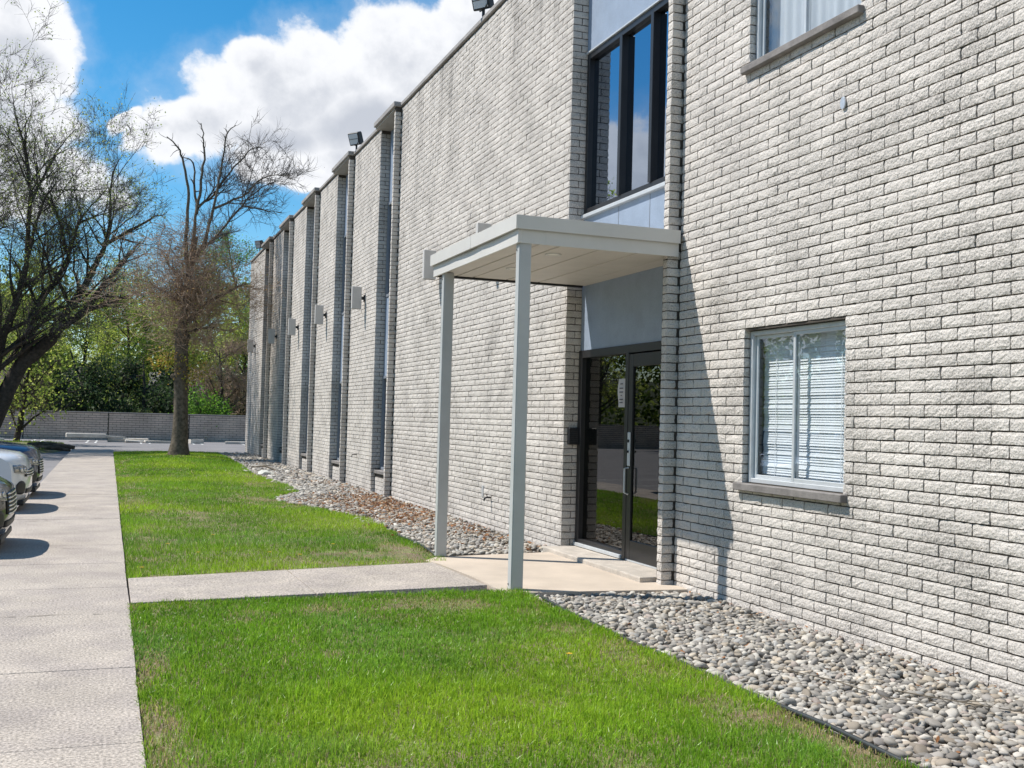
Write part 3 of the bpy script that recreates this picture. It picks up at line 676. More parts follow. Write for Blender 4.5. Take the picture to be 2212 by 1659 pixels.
# ------------------------------------------------------------------ wall lamps, floodlights, small fittings
def wall_lamp(Y):
    t = empty('wall_lamp', (XW, Y, 4.28))
    m = MB(); m.box(-.295, -.075, -.05, .05, -.255, .255, .006); bx = m.done('lamp_box', LAMPW, t)
    m = MB(); m.box(-.285, -.085, -.04, .04, -.258, -.256); m.done('diffuser', pmat('lamp_diffuser', (.05, .05, .05), .4) if 'lamp_diffuser' not in bpy.data.materials else bpy.data.materials['lamp_diffuser'], bx)
    m = MB(); m.box(-.076, -.012, -.024, .024, -.036, .036, .004); m.done('arm', BLACKM, t)
    m = MB(); m.box(-.016, .012, -.05, .05, -.075, .075, .004); m.done('mounting_plate', BLACKM, t)
    return t
ords = ['first', 'second', 'third', 'fourth', 'fifth', 'sixth', 'seventh']
lamp0 = None
for k, Y in enumerate((15.02, 17.9, 23.77, 28.36, 32.86, 37.3, 43.09)):
    if lamp0 is None: lamp0 = wall_lamp(Y); o = lamp0
    else: o = copy_tree(lamp0); o.location = (XW, Y, 4.28)
    tag(o, f'{ords[k]} pale box lamp on the brick wall, counted from the entrance canopy', 'wall lamp', 'box lamps along the brick facade')
def floodlight(Y, label):
    t = empty('floodlight', (XW - .02, Y, ROOF + .080), label, 'floodlight', 'floodlights on the roof edge')
    m = MB(); m.box(-.02, .02, -.02, .02, .0, .12, .003); m.tube([(0, -.17, .24), (0, -.18, .14), (0, 0, .105), (0, .18, .14), (0, .17, .24)], .010, 6); m.done('bracket', BLACKM, t)
    h = MB(); h.box(-.10, .05, -.165, .165, -.15, .15, .015); b = h.done('housing', BLACKM, t, (-.01, 0, .27)); b.rotation_euler = (0, R(-22), R(36))
    h = MB(); h.box(-.104, -.099, -.135, .135, -.12, .12); h.done('lens', pmat('flood_lens', (.55, .58, .62), .25, .05) if 'flood_lens' not in bpy.data.materials else bpy.data.materials['flood_lens'], b)
    h = MB()
    for q in range(5): h.box(.05, .075, -.14 + q*.06, -.125 + q*.06, -.12, .12)
    h.done('cooling_fins', BLACKM, b); h = MB(); h.box(-.108, -.1045, -.135, .135, -.006, .006); h.done('lens_bar', BLACKM, b)
    return t
floodlight(15.8, 'black floodlight on the roof edge above the first wall lamp'); floodlight(25.05, 'black floodlight on the roof edge between the two tall window bays nearest the canopy'); floodlight(42.5, 'black floodlight on the roof edge above the far end panel')

t = empty('water_tap', (XW, 14.91, .45), 'dark outdoor water tap low on the brick wall behind the canopy posts', 'tap')
m = MB(); m.tube([(.02, 0, 0), (-.06, 0, 0), (-.09, 0, -.012), (-.105, 0, -.055)], [.012, .014, .014, .011], 8); m.done('spout', BLACKM, t)
m = MB(); m.tube([(-.055, 0, .01), (-.065, 0, .045)], .006, 6); m.tube([(-.066, -.03, .047), (-.066, .03, .047)], .008, 6); m.done('handle', BLACKM, t)
t = empty('call_box', (XG - .10, 12.262, 1.42), 'black call box fixed to the brick reveal left of the glass door', 'call box')
m = MB(); m.box(-.06, .085, -.055, 0.02, -.105, .105, .006); m.done('housing', BLACKM, t)
m = MB()
for q in range(6): m.box(-.045, .06, -.060, -.0555, -.07 + q*.025, -.06 + q*.025)
m.done('speaker_grille', pmat('dark_grille', (.03, .03, .032), .6), t)
# paper notice taped inside the sidelight: a short list of printed lines
t = empty('paper_notice', (XG + .012, 11.115, 1.95), 'white paper notice with dark printed lines taped to the sidelight glass', 'notice')
V = []; F = []
for j in range(9):
    z = -.165 + .33*j/8; V += [(.004*math.sin(j), -.10, z), (.008*math.sin(j*.8 + 1), .10, z)]
    if j: F.append((2*j-2, 2*j-1, 2*j+1, 2*j))
mobj('paper', np_mesh('paper', V, F, pmat('paper', (.52, .48, .46), .8, .05), True), t)
INK = pmat('print', (.06, .06, .07), .8, .1)
for (z, a, b) in ((.105, -.035, .030), (.055, -.045, .045), (.010, -.045, .045), (-.030, -.012, .018), (-.075, -.045, .048), (-.112, -.040, .040)):
    m = MB(); y = a
    while y < b:
        w = random.uniform(.010, .024); m.box(-.011, -.0095, y, min(y + w, b), z - .006, z + .006); y += w + .005
    m.done('printed_line', INK, t)
m = MB(); m.tube([(3.69, -3, -.02), (3.68, 2, -.015), (3.672, 4.0, -.012), (3.70, 4.8, -.004), (3.705, 5.6, -.02), (3.69, 6.4, -.008), (3.70, 7.0, -.022), (3.69, 7.6, -.012), (3.70, 8.4, -.006), (3.75, 9.05, .002), (3.82, 9.26, -.01)], .014, 8)
o = m.done('lawn_edging', EDGE, smooth=True); tag(o, 'black plastic edging strip between the near lawn and river stones', 'edging')
m = MB(); m.tube([(3.64, 11.95, -.01), (3.70, 12.5, .0), (3.75, 13.2, .004), (3.76, 14.0, -.01), (3.80, 14.6, -.03)], .014, 8)
o = m.done('lawn_edging', EDGE, smooth=True); tag(o, 'short black edging strip emerging beside the entrance slab and far lawn', 'edging')

# ------------------------------------------------------------------ river stones
def pebble_shape(seed, nu=8, nv=5):
    rg = np.random.default_rng(seed); V = [(0, 0, 1.)]
    for j in range(1, nv):
        ph = math.pi*j/nv
        for i in range(nu):
            th = 2*math.pi*(i + .5*(j % 2))/nu; V.append((math.sin(ph)*math.cos(th), math.sin(ph)*math.sin(th), math.cos(ph)))
    V.append((0, 0, -1.)); V = np.array(V)
    k = rg.normal(0, 1, (3, 3)); V = V*(1 + .10*np.sin(V@k[0] + 1)[:, None] + .07*np.sin(2.3*V@k[1])[:, None])
    V = np.sign(V)*np.abs(V)**.9
    F = [(0, 1+i, 1+(i+1) % nu) for i in range(nu)]
    for j in range(nv-2):
        for i in range(nu):
            a = 1+j*nu+i; b = 1+j*nu+(i+1) % nu; c = a+nu; d = b+nu; F += [(a, c, d), (a, d, b)]
    n = len(V)-1; F += [(n, n-nu+(i+1) % nu, n-nu+i) for i in range(nu)]
    return V, np.array(F)
SHP = [pebble_shape(s) for s in range(14)]; SHPL = [pebble_shape(50+s, 6, 4) for s in range(8)]
PCOL = np.array([(.50,.475,.44),(.43,.41,.385),(.36,.34,.32),(.30,.285,.275),(.56,.535,.50),(.44,.385,.325),(.235,.225,.22),(.52,.46,.385),(.40,.40,.40),(.46,.40,.37),(.62,.60,.57)])
PW = np.array([.17,.17,.13,.09,.13,.08,.05,.06,.06,.03,.03]); PW = PW/PW.sum()
def scatter(n, xl, xr, y0, y1, dens_fn=None):
    x = RNG.random(n*2); y = y0 + (y1-y0)*RNG.random(n*2); a, b = xl(y), xr(y); X = a + (b-a)*x
    keep = RNG.random(len(X)) < (b-a)/np.max(b-a)
    if dens_fn is not None: keep &= RNG.random(len(X)) < dens_fn(X, y)
    return X[keep][:n], y[keep][:n]
def jitter_grid(step, x0, x1, y0, y1):
    gx, gy = np.meshgrid(np.arange(x0, x1, step), np.arange(y0, y1, step)); gx = gx + (np.arange(gx.shape[0]) % 2)[:, None]*step*.5
    gx = gx.ravel() + RNG.normal(0, step*.22, gx.size); gy = gy.ravel() + RNG.normal(0, step*.22, gy.size); return gx, gy
def rot_mats(yaw, tilt, taz):
    c, s = np.cos(yaw), np.sin(yaw); z = np.zeros_like(c); o = np.ones_like(c)
    Rz = np.stack([np.stack([c, -s, z], -1), np.stack([s, c, z], -1), np.stack([z, z, o], -1)], -2)
    c, s = np.cos(tilt), np.sin(tilt); Rx = np.stack([np.stack([o, z, z], -1), np.stack([z, c, -s], -1), np.stack([z, s, c], -1)], -2)
    c, s = np.cos(taz), np.sin(taz); Ra = np.stack([np.stack([c, -s, z], -1), np.stack([s, c, z], -1), np.stack([z, z, o], -1)], -2)
    return Ra @ Rx @ Rz
def pebbles(xs, ys, z0, scale, shapes, lay2=True):
    n = len(xs); ax = np.stack([RNG.uniform(.022, .040, n), RNG.uniform(.017, .029, n), RNG.uniform(.010, .018, n)], 1)*(scale*RNG.choice([.7, .85, .95, 1.1, 1.4], n))[:, None]
    M = rot_mats(RNG.uniform(0, 6.3, n), RNG.normal(0, .5, n), RNG.uniform(0, 6.3, n))
    z = z0 + RNG.uniform(-.014, .026, n); col = PCOL[RNG.choice(len(PCOL), n, p=PW)]*RNG.uniform(.46, .98, (n, 1))*np.array([1.03, 1.0, .93]); sh = RNG.integers(0, len(shapes), n)
    return ax, M, z, col, sh
def pebble_mesh(name, xs, ys, ax, M, z, col, sh, shapes):
    Vs, Fs, Cs = [], [], []; off = 0
    for k, (V, F) in enumerate(shapes):
        idx = np.where(sh == k)[0]
        if not len(idx): continue
        P = np.einsum('nij,nvj->nvi', M[idx], V[None]*ax[idx][:, None]) + np.stack([xs[idx], ys[idx], z[idx]], 1)[:, None]
        Vs.append(P.reshape(-1, 3)); Fs.append((F[None] + (np.arange(len(idx))*len(V))[:, None, None] + off).reshape(-1, 3)); Cs.append(np.repeat(col[idx], len(V), 0)); off += len(idx)*len(V)
    return np_mesh(name, np.concatenate(Vs), np.concatenate(Fs), PEBC, True, point={'col': np.concatenate(Cs)})
# near bed
xs, ys = jitter_grid(.0365, 3.72, 5.34, 2.6, 9.2)
ok = (xs < 5.335) & (xs > 3.71 + .02*np.sin(ys*3)) & ~((ys > 9.22 - (xs - 3.53)*.05)); xs, ys = xs[ok], ys[ok]
ax, M, z, col, sh = pebbles(xs, ys, -.052 + .02*vnoise(xs, ys, 3, 5), 1.0, SHP)
px, py, dep = project(np.stack([xs, ys, z], 1)); vis = (px > 2) & (px < 1022) & (py > 2) & (py < 766)
near = set(np.argsort(np.where(vis, dep, 1e9) - 1.5*ax[:, 0]*10)[:300].tolist())
sel = np.array([i not in near for i in range(len(xs))])
pvar = []
for k in range(30):
    V, F = SHP[k % 14]; c = PCOL[np.random.default_rng(k+3).choice(len(PCOL), p=PW)]*np.array([.80, .77, .72])*(.62 + .5*(k % 5)/4)
    pvar.append(np_mesh('stone', V, F, PEBC, True, point={'col': np.tile(c, (len(V), 1))}))
for i in sorted(near):
    o = mobj('stone', pvar[random.randrange(30)], bed_near); o.matrix_local = Matrix.Translation((xs[i], ys[i], z[i])) @ Matrix(M[i].tolist()).to_4x4() @ Matrix.Diagonal((*ax[i], 1))
o = mobj('loose_stones', pebble_mesh('loose_stones', xs[sel], ys[sel], ax[sel], M[sel], z[sel], col[sel], sh[sel], SHP), bed_near); o['kind'] = 'stuff'
# far bed, coarser with distance
parts_ = []
for (ya, yb, st, sc) in ((11.75, 16.5, .043, 1.15), (16.5, 24, .056, 1.4), (24, 44, .085, 2.0)):
    a, b = jitter_grid(st, 2.9, 5.35, ya, yb); fb = far_border(b); k = (a > fb + .04 - .22*(vnoise(a, b, 1.5, 9) > .62)) & (a < 5.33) & ~((b < 12.16) & (a > 3.55))
    k &= RNG.random(len(a)) < np.where(vnoise(a, b, .8, 4) > .8, .45, .97); parts_.append((a[k], b[k], sc))
xs = np.concatenate([p[0] for p in parts_]); ys = np.concatenate([p[1] for p in parts_]); scs = np.concatenate([np.full(len(p[0]), p[2]) for p in parts_])
ax, M, z, col, sh = pebbles(xs, ys, -.045 + .02*vnoise(xs, ys, 2, 5), 1.0, SHPL); ax *= scs[:, None]
o = mobj('loose_stones', pebble_mesh('loose_stones', xs, ys, ax, M, z, col, sh, SHPL), bed_far); o['kind'] = 'stuff'

# ------------------------------------------------------------------ grass
def bare(x, y):
    """0 lush .. 1 bare/straw patches in the lawn"""
    e = np.zeros_like(x)
    for (cx, cy, rx, ry, s) in ((2.0, 8.75, 1.1, .30, .95), (2.9, 9.0, .4, .25, .5), (3.45, 7.0, .25, 1.2, .65), (3.55, 4.6, .3, .9, .9), (1.6, 4.35, .8, .35, .6), (.9, 4.3, .5, .3, .5), (.28, 6, .10, 2.5, .8), (.30, 4.4, .16, .8, .9), (3.0, 12.2, .7, .5, .85), (3.45, 12.6, .35, .9, .9), (2.3, 11.9, .5, .35, .5),
                              (2.75, 20.0, .65, .9, 1.0), (3.2, 19.6, .5, .9, .9), (3.3, 24.5, .6, .8, .7), (3.5, 27.5, .4, 1.5, .5), (.4, 14, .2, 2, .4), (.45, 20, .3, 4, .5), (.4, 30, .25, 6, .5), (2.3, 38.2, .9, .9, .7), (1.2, 17.0, .5, 1.2, .35)):
        e = np.maximum(e, .72*s*np.exp(-(((x-cx)/rx)**2 + ((y-cy)/ry)**2)*.9))
    return np.clip(e + (vnoise(x, y, 3.1, 21) - .62)*.9*(e > .08) + np.clip(vnoise(x, y, 1.9, 8)*vnoise(x, y, 6, 9) - .58, 0, 1)*1.4, 0, 1)
G_DARK, G_MID, G_LIME, G_STRAW, G_BLUE = (np.array(c) for c in ((.12, .25, .02), (.23, .42, .03), (.40, .56, .04), (.52, .43, .22), (.22, .40, .14)))
def blades(xs, ys, hmin, hmax, width, segs):
    n = len(xs); b = bare(xs, ys); keep = RNG.random(n) > b*.62; xs, ys, b = xs[keep], ys[keep], b[keep]; n = len(xs)
    pn = .6*vnoise(xs, ys, .9, 1) + .4*vnoise(xs, ys, 3.2, 2); lush = np.clip((vnoise(xs, ys, .55, 6) - .35)*2, 0, 1)
    h = RNG.uniform(hmin, hmax, n)*(.6 + .7*pn)*np.where(vnoise(xs, ys, 7, 44) > .72, 1.35, 1)*(1 - .55*b)*(1 + .35*lush); az = RNG.uniform(0, 6.283, n); lean = np.abs(RNG.normal(.35, .3, n)); w = width*RNG.uniform(.7, 1.4, n)
    d = np.stack([np.cos(az), np.sin(az), np.zeros(n)], 1); s = np.stack([-np.sin(az), np.cos(az), np.zeros(n)], 1)
    tw = RNG.uniform(0, 6.283, n); s = np.stack([np.cos(tw), np.sin(tw), np.zeros(n)], 1)
    p0 = np.stack([xs, ys, Z_LAWN + mound(xs, ys) - .004], 1); up = np.array([0, 0, 1.])
    tip = p0 + up*(h*np.cos(lean*1.3))[:, None] + d*(h*np.sin(lean*1.3))[:, None]
    mix = np.clip(pn*1.9 - .45 + RNG.normal(0, .22, n), 0, 1)[:, None]
    c = G_DARK*(1-mix) + G_MID*mix; k = np.clip((vnoise(xs, ys, .7, 14) - .36)*2.2 + RNG.normal(0, .25, n), 0, 1)[:, None]; c = c*(1-.75*k) + G_LIME*.75*k
    bl = (np.clip((vnoise(xs, ys, 1.3, 31) - .6)*2.5, 0, 1)*RNG.random(n))[:, None]; c = c*(1-bl*.6) + G_BLUE*bl*.6
    st = (RNG.random(n) < .035 + .85*b)[:, None]; c = np.where(st, G_STRAW*RNG.uniform(.55, 1.1, (n, 1)), c); c = c*RNG.uniform(.65, 1.45, (n, 1))
    if segs == 2:
        mid = p0 + up*(h*.55*np.cos(lean*.6))[:, None] + d*(h*.55*np.sin(lean*.6))[:, None]
        V = np.stack([p0 - s*w[:, None], p0 + s*w[:, None], mid - s*w[:, None]*.85, mid + s*w[:, None]*.85, tip], 1)
        F = np.array([(0, 1, 3), (0, 3, 2), (2, 3, 4)]); m = 5
    else:
        V = np.stack([p0 - s*w[:, None], p0 + s*w[:, None], tip], 1); F = np.array([(0, 1, 2)]); m = 3
    return V.reshape(-1, 3), (F[None] + (np.arange(n)*m)[:, None, None]).reshape(-1, 3), np.repeat(c, m, 0)
def rnd(n, x0, x1, y0, y1): return RNG.uniform(x0, x1, n), RNG.uniform(y0, y1, n)
def grass(name, batches, label, parent):
    Vs, Fs, Cs = [], [], []; off = 0
    for v, f, c in batches: Vs.append(v); Fs.append(f + off); Cs.append(c); off += len(v)
    o = mobj(name, np_mesh(name, np.concatenate(Vs), np.concatenate(Fs), GRASSM, False, point={'col': np.concatenate(Cs)}))
    return tag(o, label, 'grass', None, 'stuff')
xa, ya = rnd(88000, .208, 3.67, 3.5, 6.4); xb, yb = rnd(66000, .208, 3.67, 6.4, 9.44); xc, yc = rnd(9000, .225, 3.67, 0.5, 3.5)
grass('grass', [blades(xa, ya, .030, .066, .0024, 2), blades(xb, yb, .030, .062, .0030, 2), blades(xc, yc, .03, .06, .004, 1)], 'bright green lawn grass in front of the walkway', lawn_near)
def clipfar(x, y): k = (x < far_border(y) + .03*np.sin(y*7)) & (y > walk_far_y(x) + .02); return x[k], y[k]
xa, ya = clipfar(*rnd(62000, .225, 4.0, 10.88, 17)); xb, yb = clipfar(*rnd(58000, .225, 4.0, 17, 27)); xc, yc = clipfar(*rnd(46000, .225, 4.0, 27, 43.1))
grass('grass', [blades(xa, ya, .034, .066, .0042, 1), blades(xb, yb, .034, .066, .0068, 1), blades(xc, yc, .034, .066, .0125, 1)], 'bright green lawn grass beyond the walkway, round the lone tree', lawn_far)

# dandelions and dead stalks at the lawn's edge, fallen leaves in the stone bed
dm = MB(); dm.tube([(0, 0, -.03), (.004, 0, .05)], .0025, 5); root = None
for k, (x, y) in enumerate(((.36, 11.25), (.98, 12.35), (1.75, 12.25), (2.05, 12.0), (.7, 13.2), (2.6, 12.9), (1.3, 14.1), (2.95, 6.6))):
    if root is None:
        root = empty('dandelion', (x, y, -.01)); dm.done('stem', pmat('dandelion_stem', (.14, .22, .05), .7), root)
        h = MB()
        for q in range(14):
            a = q*2.4; r = .006 + .0012*q; h.bm.faces.new([h.bm.verts.new(p) for p in ((.004, 0, .052), (.004 + r*math.cos(a-.3), r*math.sin(a-.3), .056), (.004 + r*1.25*math.cos(a), r*1.25*math.sin(a), .054), (.004 + r*math.cos(a+.3), r*math.sin(a+.3), .056))])
        h.done('flower_head', pmat('dandelion_yellow', (.80, .50, .02), .6, .1), root); o = root
    else: o = copy_tree(root); o.location = (x, y, -.01)
    tag(o, 'small yellow dandelion flower in the lawn grass', 'flower', 'dandelions in the lawn')
def litter(name, n, xy, cols, size, zoff, label, cat):
    xs, ys = xy; n = len(xs); M = rot_mats(RNG.uniform(0, 6.3, n), RNG.normal(0, .6, n), RNG.uniform(0, 6.3, n))
    sh = np.array([(-1, 0, .12), (-.3, .5, -.05), (.6, .38, .1), (1, 0, -.1), (.6, -.38, .1), (-.3, -.5, -.05)]); s = RNG.uniform(.6, 1.3, n)*size
    P = np.einsum('nij,nvj->nvi', M, sh[None]*s[:, None, None]) + np.stack([xs, ys, zoff + RNG.uniform(0, .018, n)], 1)[:, None]
    c = np.asarray(cols)[RNG.integers(0, len(cols), n)]*RNG.uniform(.7, 1.2, (n, 1))
    F = (np.array([(0, 1, 2, 3), (0, 3, 4, 5)])[None] + (np.arange(n)*6)[:, None, None]).reshape(-1, 4)
    o = mobj(name, np_mesh(name, P.reshape(-1, 3), F, DEADL, False, point={'col': np.repeat(c, 6, 0)})); return tag(o, label, cat, None, 'stuff')
BR = [(.36, .16, .065), (.42, .21, .10), (.20, .10, .06), (.40, .25, .14), (.16, .10, .07), (.44, .33, .22)]
x = np.concatenate([RNG.normal(4.55, .42, 3000), RNG.normal(5.05, .22, 1200), RNG.normal(4.9, .3, 350), RNG.normal(3.5, .35, 260), RNG.normal(4.8, .35, 600)]); y = np.concatenate([RNG.normal(18.4, 1.6, 3000), RNG.normal(20.5, 3.0, 1200), RNG.normal(15, 2, 350), RNG.normal(20.0, .8, 260), RNG.uniform(25, 43, 600)])
k = (x < 5.31) & (x > 3.0) & (y > 12.3); litter('fallen_leaves', 0, (x[k], y[k]), BR, .034, -.01, 'drift of brown fallen leaves in the stone bed past the canopy', 'leaves')
x = np.concatenate([5.33 - np.abs(RNG.normal(0, .07, 90)), RNG.uniform(3.8, 5.3, 60)]); y = np.concatenate([RNG.uniform(3.5, 9.0, 90), RNG.uniform(3.5, 9.0, 60)])
litter('fallen_leaves', 0, (x, y), BR[:4] + [(.15, .09, .05)], .02, -.015, 'few brown leaf scraps among the stones under the blind window', 'leaves')
for (pts, lb) in (([(4.25, 6.0, -.005), (4.35, 5.6, .01), (4.42, 5.2, 0), (4.6, 4.95, .012)], 'thin forked grey stick lying on the stones under the blind window'), ([(4.6, 5.35, -.005), (4.75, 5.0, .008), (4.98, 4.72, 0)], 'short grey stick on the stones close to the brick wall'), ([(4.5, 30.2, .0), (4.2, 30.8, .12), (3.9, 31.4, .05)], 'dark fallen branch on the stone bed past the fourth wall lamp')):
    m = MB(); m.tube(pts, [.0045, .004, .003, .002][:len(pts)] if pts[0][1] < 10 else [.03, .025, .015], 6); a, b = Vector(pts[1]), Vector(pts[2]); m.tube([a, a.lerp(b, .5) + Vector((.10, .02, .015)), a + Vector((.2, -.12, .02))], [.003, .002, .0015] if pts[0][1] < 10 else [.02, .015, .008], 5)
    o = m.done('fallen_stick', BARK1); tag(o, lb, 'stick')
m = MB(); bmesh.ops.create_icosphere(m.bm, subdivisions=2, radius=1)
for v in m.bm.verts: v.co = Vector((v.co.x*.20, v.co.y*.26, v.co.z*.10))*(1 + .22*math.sin(v.co.x*3.1 + v.co.y*2.3)*math.cos(v.co.z*4))
o = m.done('pale_rock', pmat('pale_rock', (.52, .52, .46), .9, .15, 8, .4, 20)); o.location = (3.92, 28.6, .02); tag(o, 'pale flat rock at the lawn edge of the stone bed', 'rock')

# ------------------------------------------------------------------ boundary wall of grey blocks
bwall = empty('boundary_wall', (0, 62.8, Z_ASPH), 'low grey block wall with thin cap across the back of the parking lot', 'wall')
PW_ = 4.26; x = -42.6 + .01
blk_rg = 0
while x < 30:
    recs = []; hgt = 1.5; ch = .125
    for c in range(12):
        zc = -.02 + (c+.5)*ch; yy = x + .02 - (.2 if c % 2 else 0)
        while yy < x + PW_ - .02:
            a, b = max(yy, x + .02), min(yy + .4, x + PW_ - .02)
            if b - a > .04: recs.append(((a+b)/2, zc, (b-a)/2 - .007, ch/2 - .010))
            yy += .4
    V, F, T = brick_batch((0, -.10, 0), (1, 0, 0), (0, -1, 0), recs, 1, 1, 300 + blk_rg); blk_rg += 1
    o = mobj('blockwork', np_mesh('blockwork', V, F, BLOCK, False, face={'tone': T}), bwall); o['kind'] = 'stuff'
    m = MB(); m.box(x + .005, x + PW_ - .005, -.087, .10, -.1, 1.49); m.done('wall_core', MORTAR, bwall)
    m = MB(); m.box(x + .004, x + PW_ - .004, -.125, .13, 1.49, 1.545, .01); m.done('cap', COPING, bwall)
    x += PW_

# ------------------------------------------------------------------ parking lot markings, broken slabs, island
def line(pts, w, z=Z_ASPH + .004):
    m = MB(); (x0, y0), (x1, y1) = pts; d = Vector((x1-x0, y1-y0)).normalized(); n = Vector((-d.y, d.x))*w/2
    m.quad((x0-n.x, y0-n.y, z), (x0+n.x, y0+n.y, z), (x1+n.x, y1+n.y, z), (x1-n.x, y1-n.y, z)); return struct(m.done('parking_line', PAINTW))
for X in (-6.2, -3.6, -1.0, 1.6, 4.2, 6.8):
    line([(X, 57.2), (X + .05, 61.6)], .10); line([(X + .42, 57.2), (X + .47, 61.6)], .10)
for Y in (12.1, 14.9, 17.55, 20.25, 22.95, 25.65, 28.35): line([(-6.6, Y), (-1.45, Y)], .10)
line([(.6, 49.3), (2.2, 49.5)], .10)
STONE = pmat('broken_concrete', (.62, .57, .50), .92, .18, 3, .5, 30, fine=.12, fscale=60)
for (x, y, lx, ly, h, rz, tilt, lb) in ((-1.05, 59.2, 1.9, .55, .22, 4, 0, 'long pale concrete slab stacked at the foot of the boundary wall, with smaller one on top'),
        (1.0, 59.4, 2.0, .50, .20, -3, 0, 'pale concrete slab laid end to end with another at the boundary wall'), (-.3, 59.35, 2.3, .42, .12, 3, 2, 'thin concrete slab resting on top of two others by the wall'),
        (2.6, 58.6, 1.6, .5, .12, 6, 1, 'low concrete slab behind the lone tree trunk'), (1.6, 58.9, 1.5, .4, .10, 2, 3, 'thin tilted concrete slab beside the stacked slabs'), (4.4, 58.9, .7, .4, .22, 12, 0, 'short rounded concrete lump right of the lone tree'),
        (6.6, 59.3, 1.3, .35, .12, -5, 0, 'white topped concrete strip near the building corner'), (-6.0, 59.5, 2.2, .35, .10, 1, 0, 'thin concrete strip behind the small forked tree')):
    m = MB(); m.box(-lx/2, lx/2, -ly/2, ly/2, 0, h, .025, 2)
    for v in m.bm.verts: v.co += Vector((random.uniform(-.02, .02), random.uniform(-.02, .02), random.uniform(-.012, .012)))
    o = m.done('concrete_slab', STONE); o.location = (x, y, Z_ASPH + (.005 if 'on top' not in lb else .21)); o.rotation_euler = (0, R(tilt), R(rz)); tag(o, lb, 'slab', 'broken slabs by the boundary wall')
V = []; F = []
for j in range(13):
    for i in range(25):
        u, v = -1 + 2*i/24, -1 + 2*j/12; r = max(0, 1 - (abs(u)**3 + abs(v)**3)); V.append((-3.7 + 2.1*u, 47.8 + 5.2*v, Z_ASPH - .02 + .20*r**.5 + .05*vnoise(u*3, v*3, 1.5, 2)*r))
        if i < 24 and j < 12: k = j*25+i; F.append((k, k+1, k+26, k+25))
struct(mobj('planting_island', np_mesh('planting_island', V, F, SOIL, True)))
xs = RNG.uniform(-5.7, -1.7, 9000); ys = RNG.uniform(42.8, 52.8, 9000); k = (np.abs((xs+3.7)/2.05)**3 + np.abs((ys-47.8)/5.1)**3 < .93); xs, ys = xs[k], ys[k]
v, f, c = blades(xs, ys, .05, .11, .014, 1); v = v.copy(); v[:, 2] += .13 - Z_LAWN + Z_ASPH; c = c*.55 + np.array([.10, .085, .04])*.45
o = mobj('grass', np_mesh('grass', v, f, GRASSM, False, point={'col': c})); tag(o, 'dull patchy grass on the island under the leaning tree', 'grass', None, 'stuff')
m = MB(); m.tube([(-2.9, 45.6, .14), (-2.3, 45.35, .17), (-1.75, 45.3, .14), (-1.2, 45.2, .08)], [.10, .12, .11, .07], 9)
o = m.done('fallen_log', LOG, smooth=True); tag(o, 'dark rotting log lying across the grassy island', 'log')
m = MB(); m.tube([(-2.6, 44.0, .10), (-1.9, 43.7, .12), (-1.3, 43.5, .03)], [.07, .09, .05], 8); o = m.done('fallen_log', LOG, smooth=True); tag(o, 'second smaller log at the end of the island beside the sidewalk', 'log')

# ------------------------------------------------------------------ trees
def tubes(branches):
    """branches: list of (pts (n,3), radii (n,), sides) -> verts, quads"""
    Vs, Fs = [], []; off = 0
    for pts, rad, k in branches:
        P = np.asarray(pts, float); n = len(P); T = np.gradient(P, axis=0); T /= np.linalg.norm(T, axis=1)[:, None] + 1e-9
        ref = np.array([.31, .95, .05]) if abs(T[0][1]) < .8 else np.array([1., 0, 0]); A = np.cross(T, ref); A /= np.linalg.norm(A, axis=1)[:, None] + 1e-9; B = np.cross(T, A)
        th = np.arange(k)*2*math.pi/k; ring = P[:, None] + np.asarray(rad)[:, None, None]*(np.cos(th)[None, :, None]*A[:, None] + np.sin(th)[None, :, None]*B[:, None])
        Vs.append(ring.reshape(-1, 3)); i, j = np.meshgrid(np.arange(n-1), np.arange(k), indexing='ij'); j2 = (j+1) % k
        Fs.append(np.stack([i*k+j, i*k+j2, (i+1)*k+j2, (i+1)*k+j], -1).reshape(-1, 4) + off); off += n*k
    return np.concatenate(Vs), np.concatenate(Fs)
def wiggle(p0, d, L, n, amp, rg, up=0.0):
    pts = [np.asarray(p0, float)]; d = np.asarray(d, float); d /= np.linalg.norm(d)
    for i in range(n):
        d = d + rg.normal(0, amp, 3) + np.array([0, 0, up]); d /= np.linalg.norm(d); pts.append(pts[-1] + d*L/n)
    return np.array(pts)
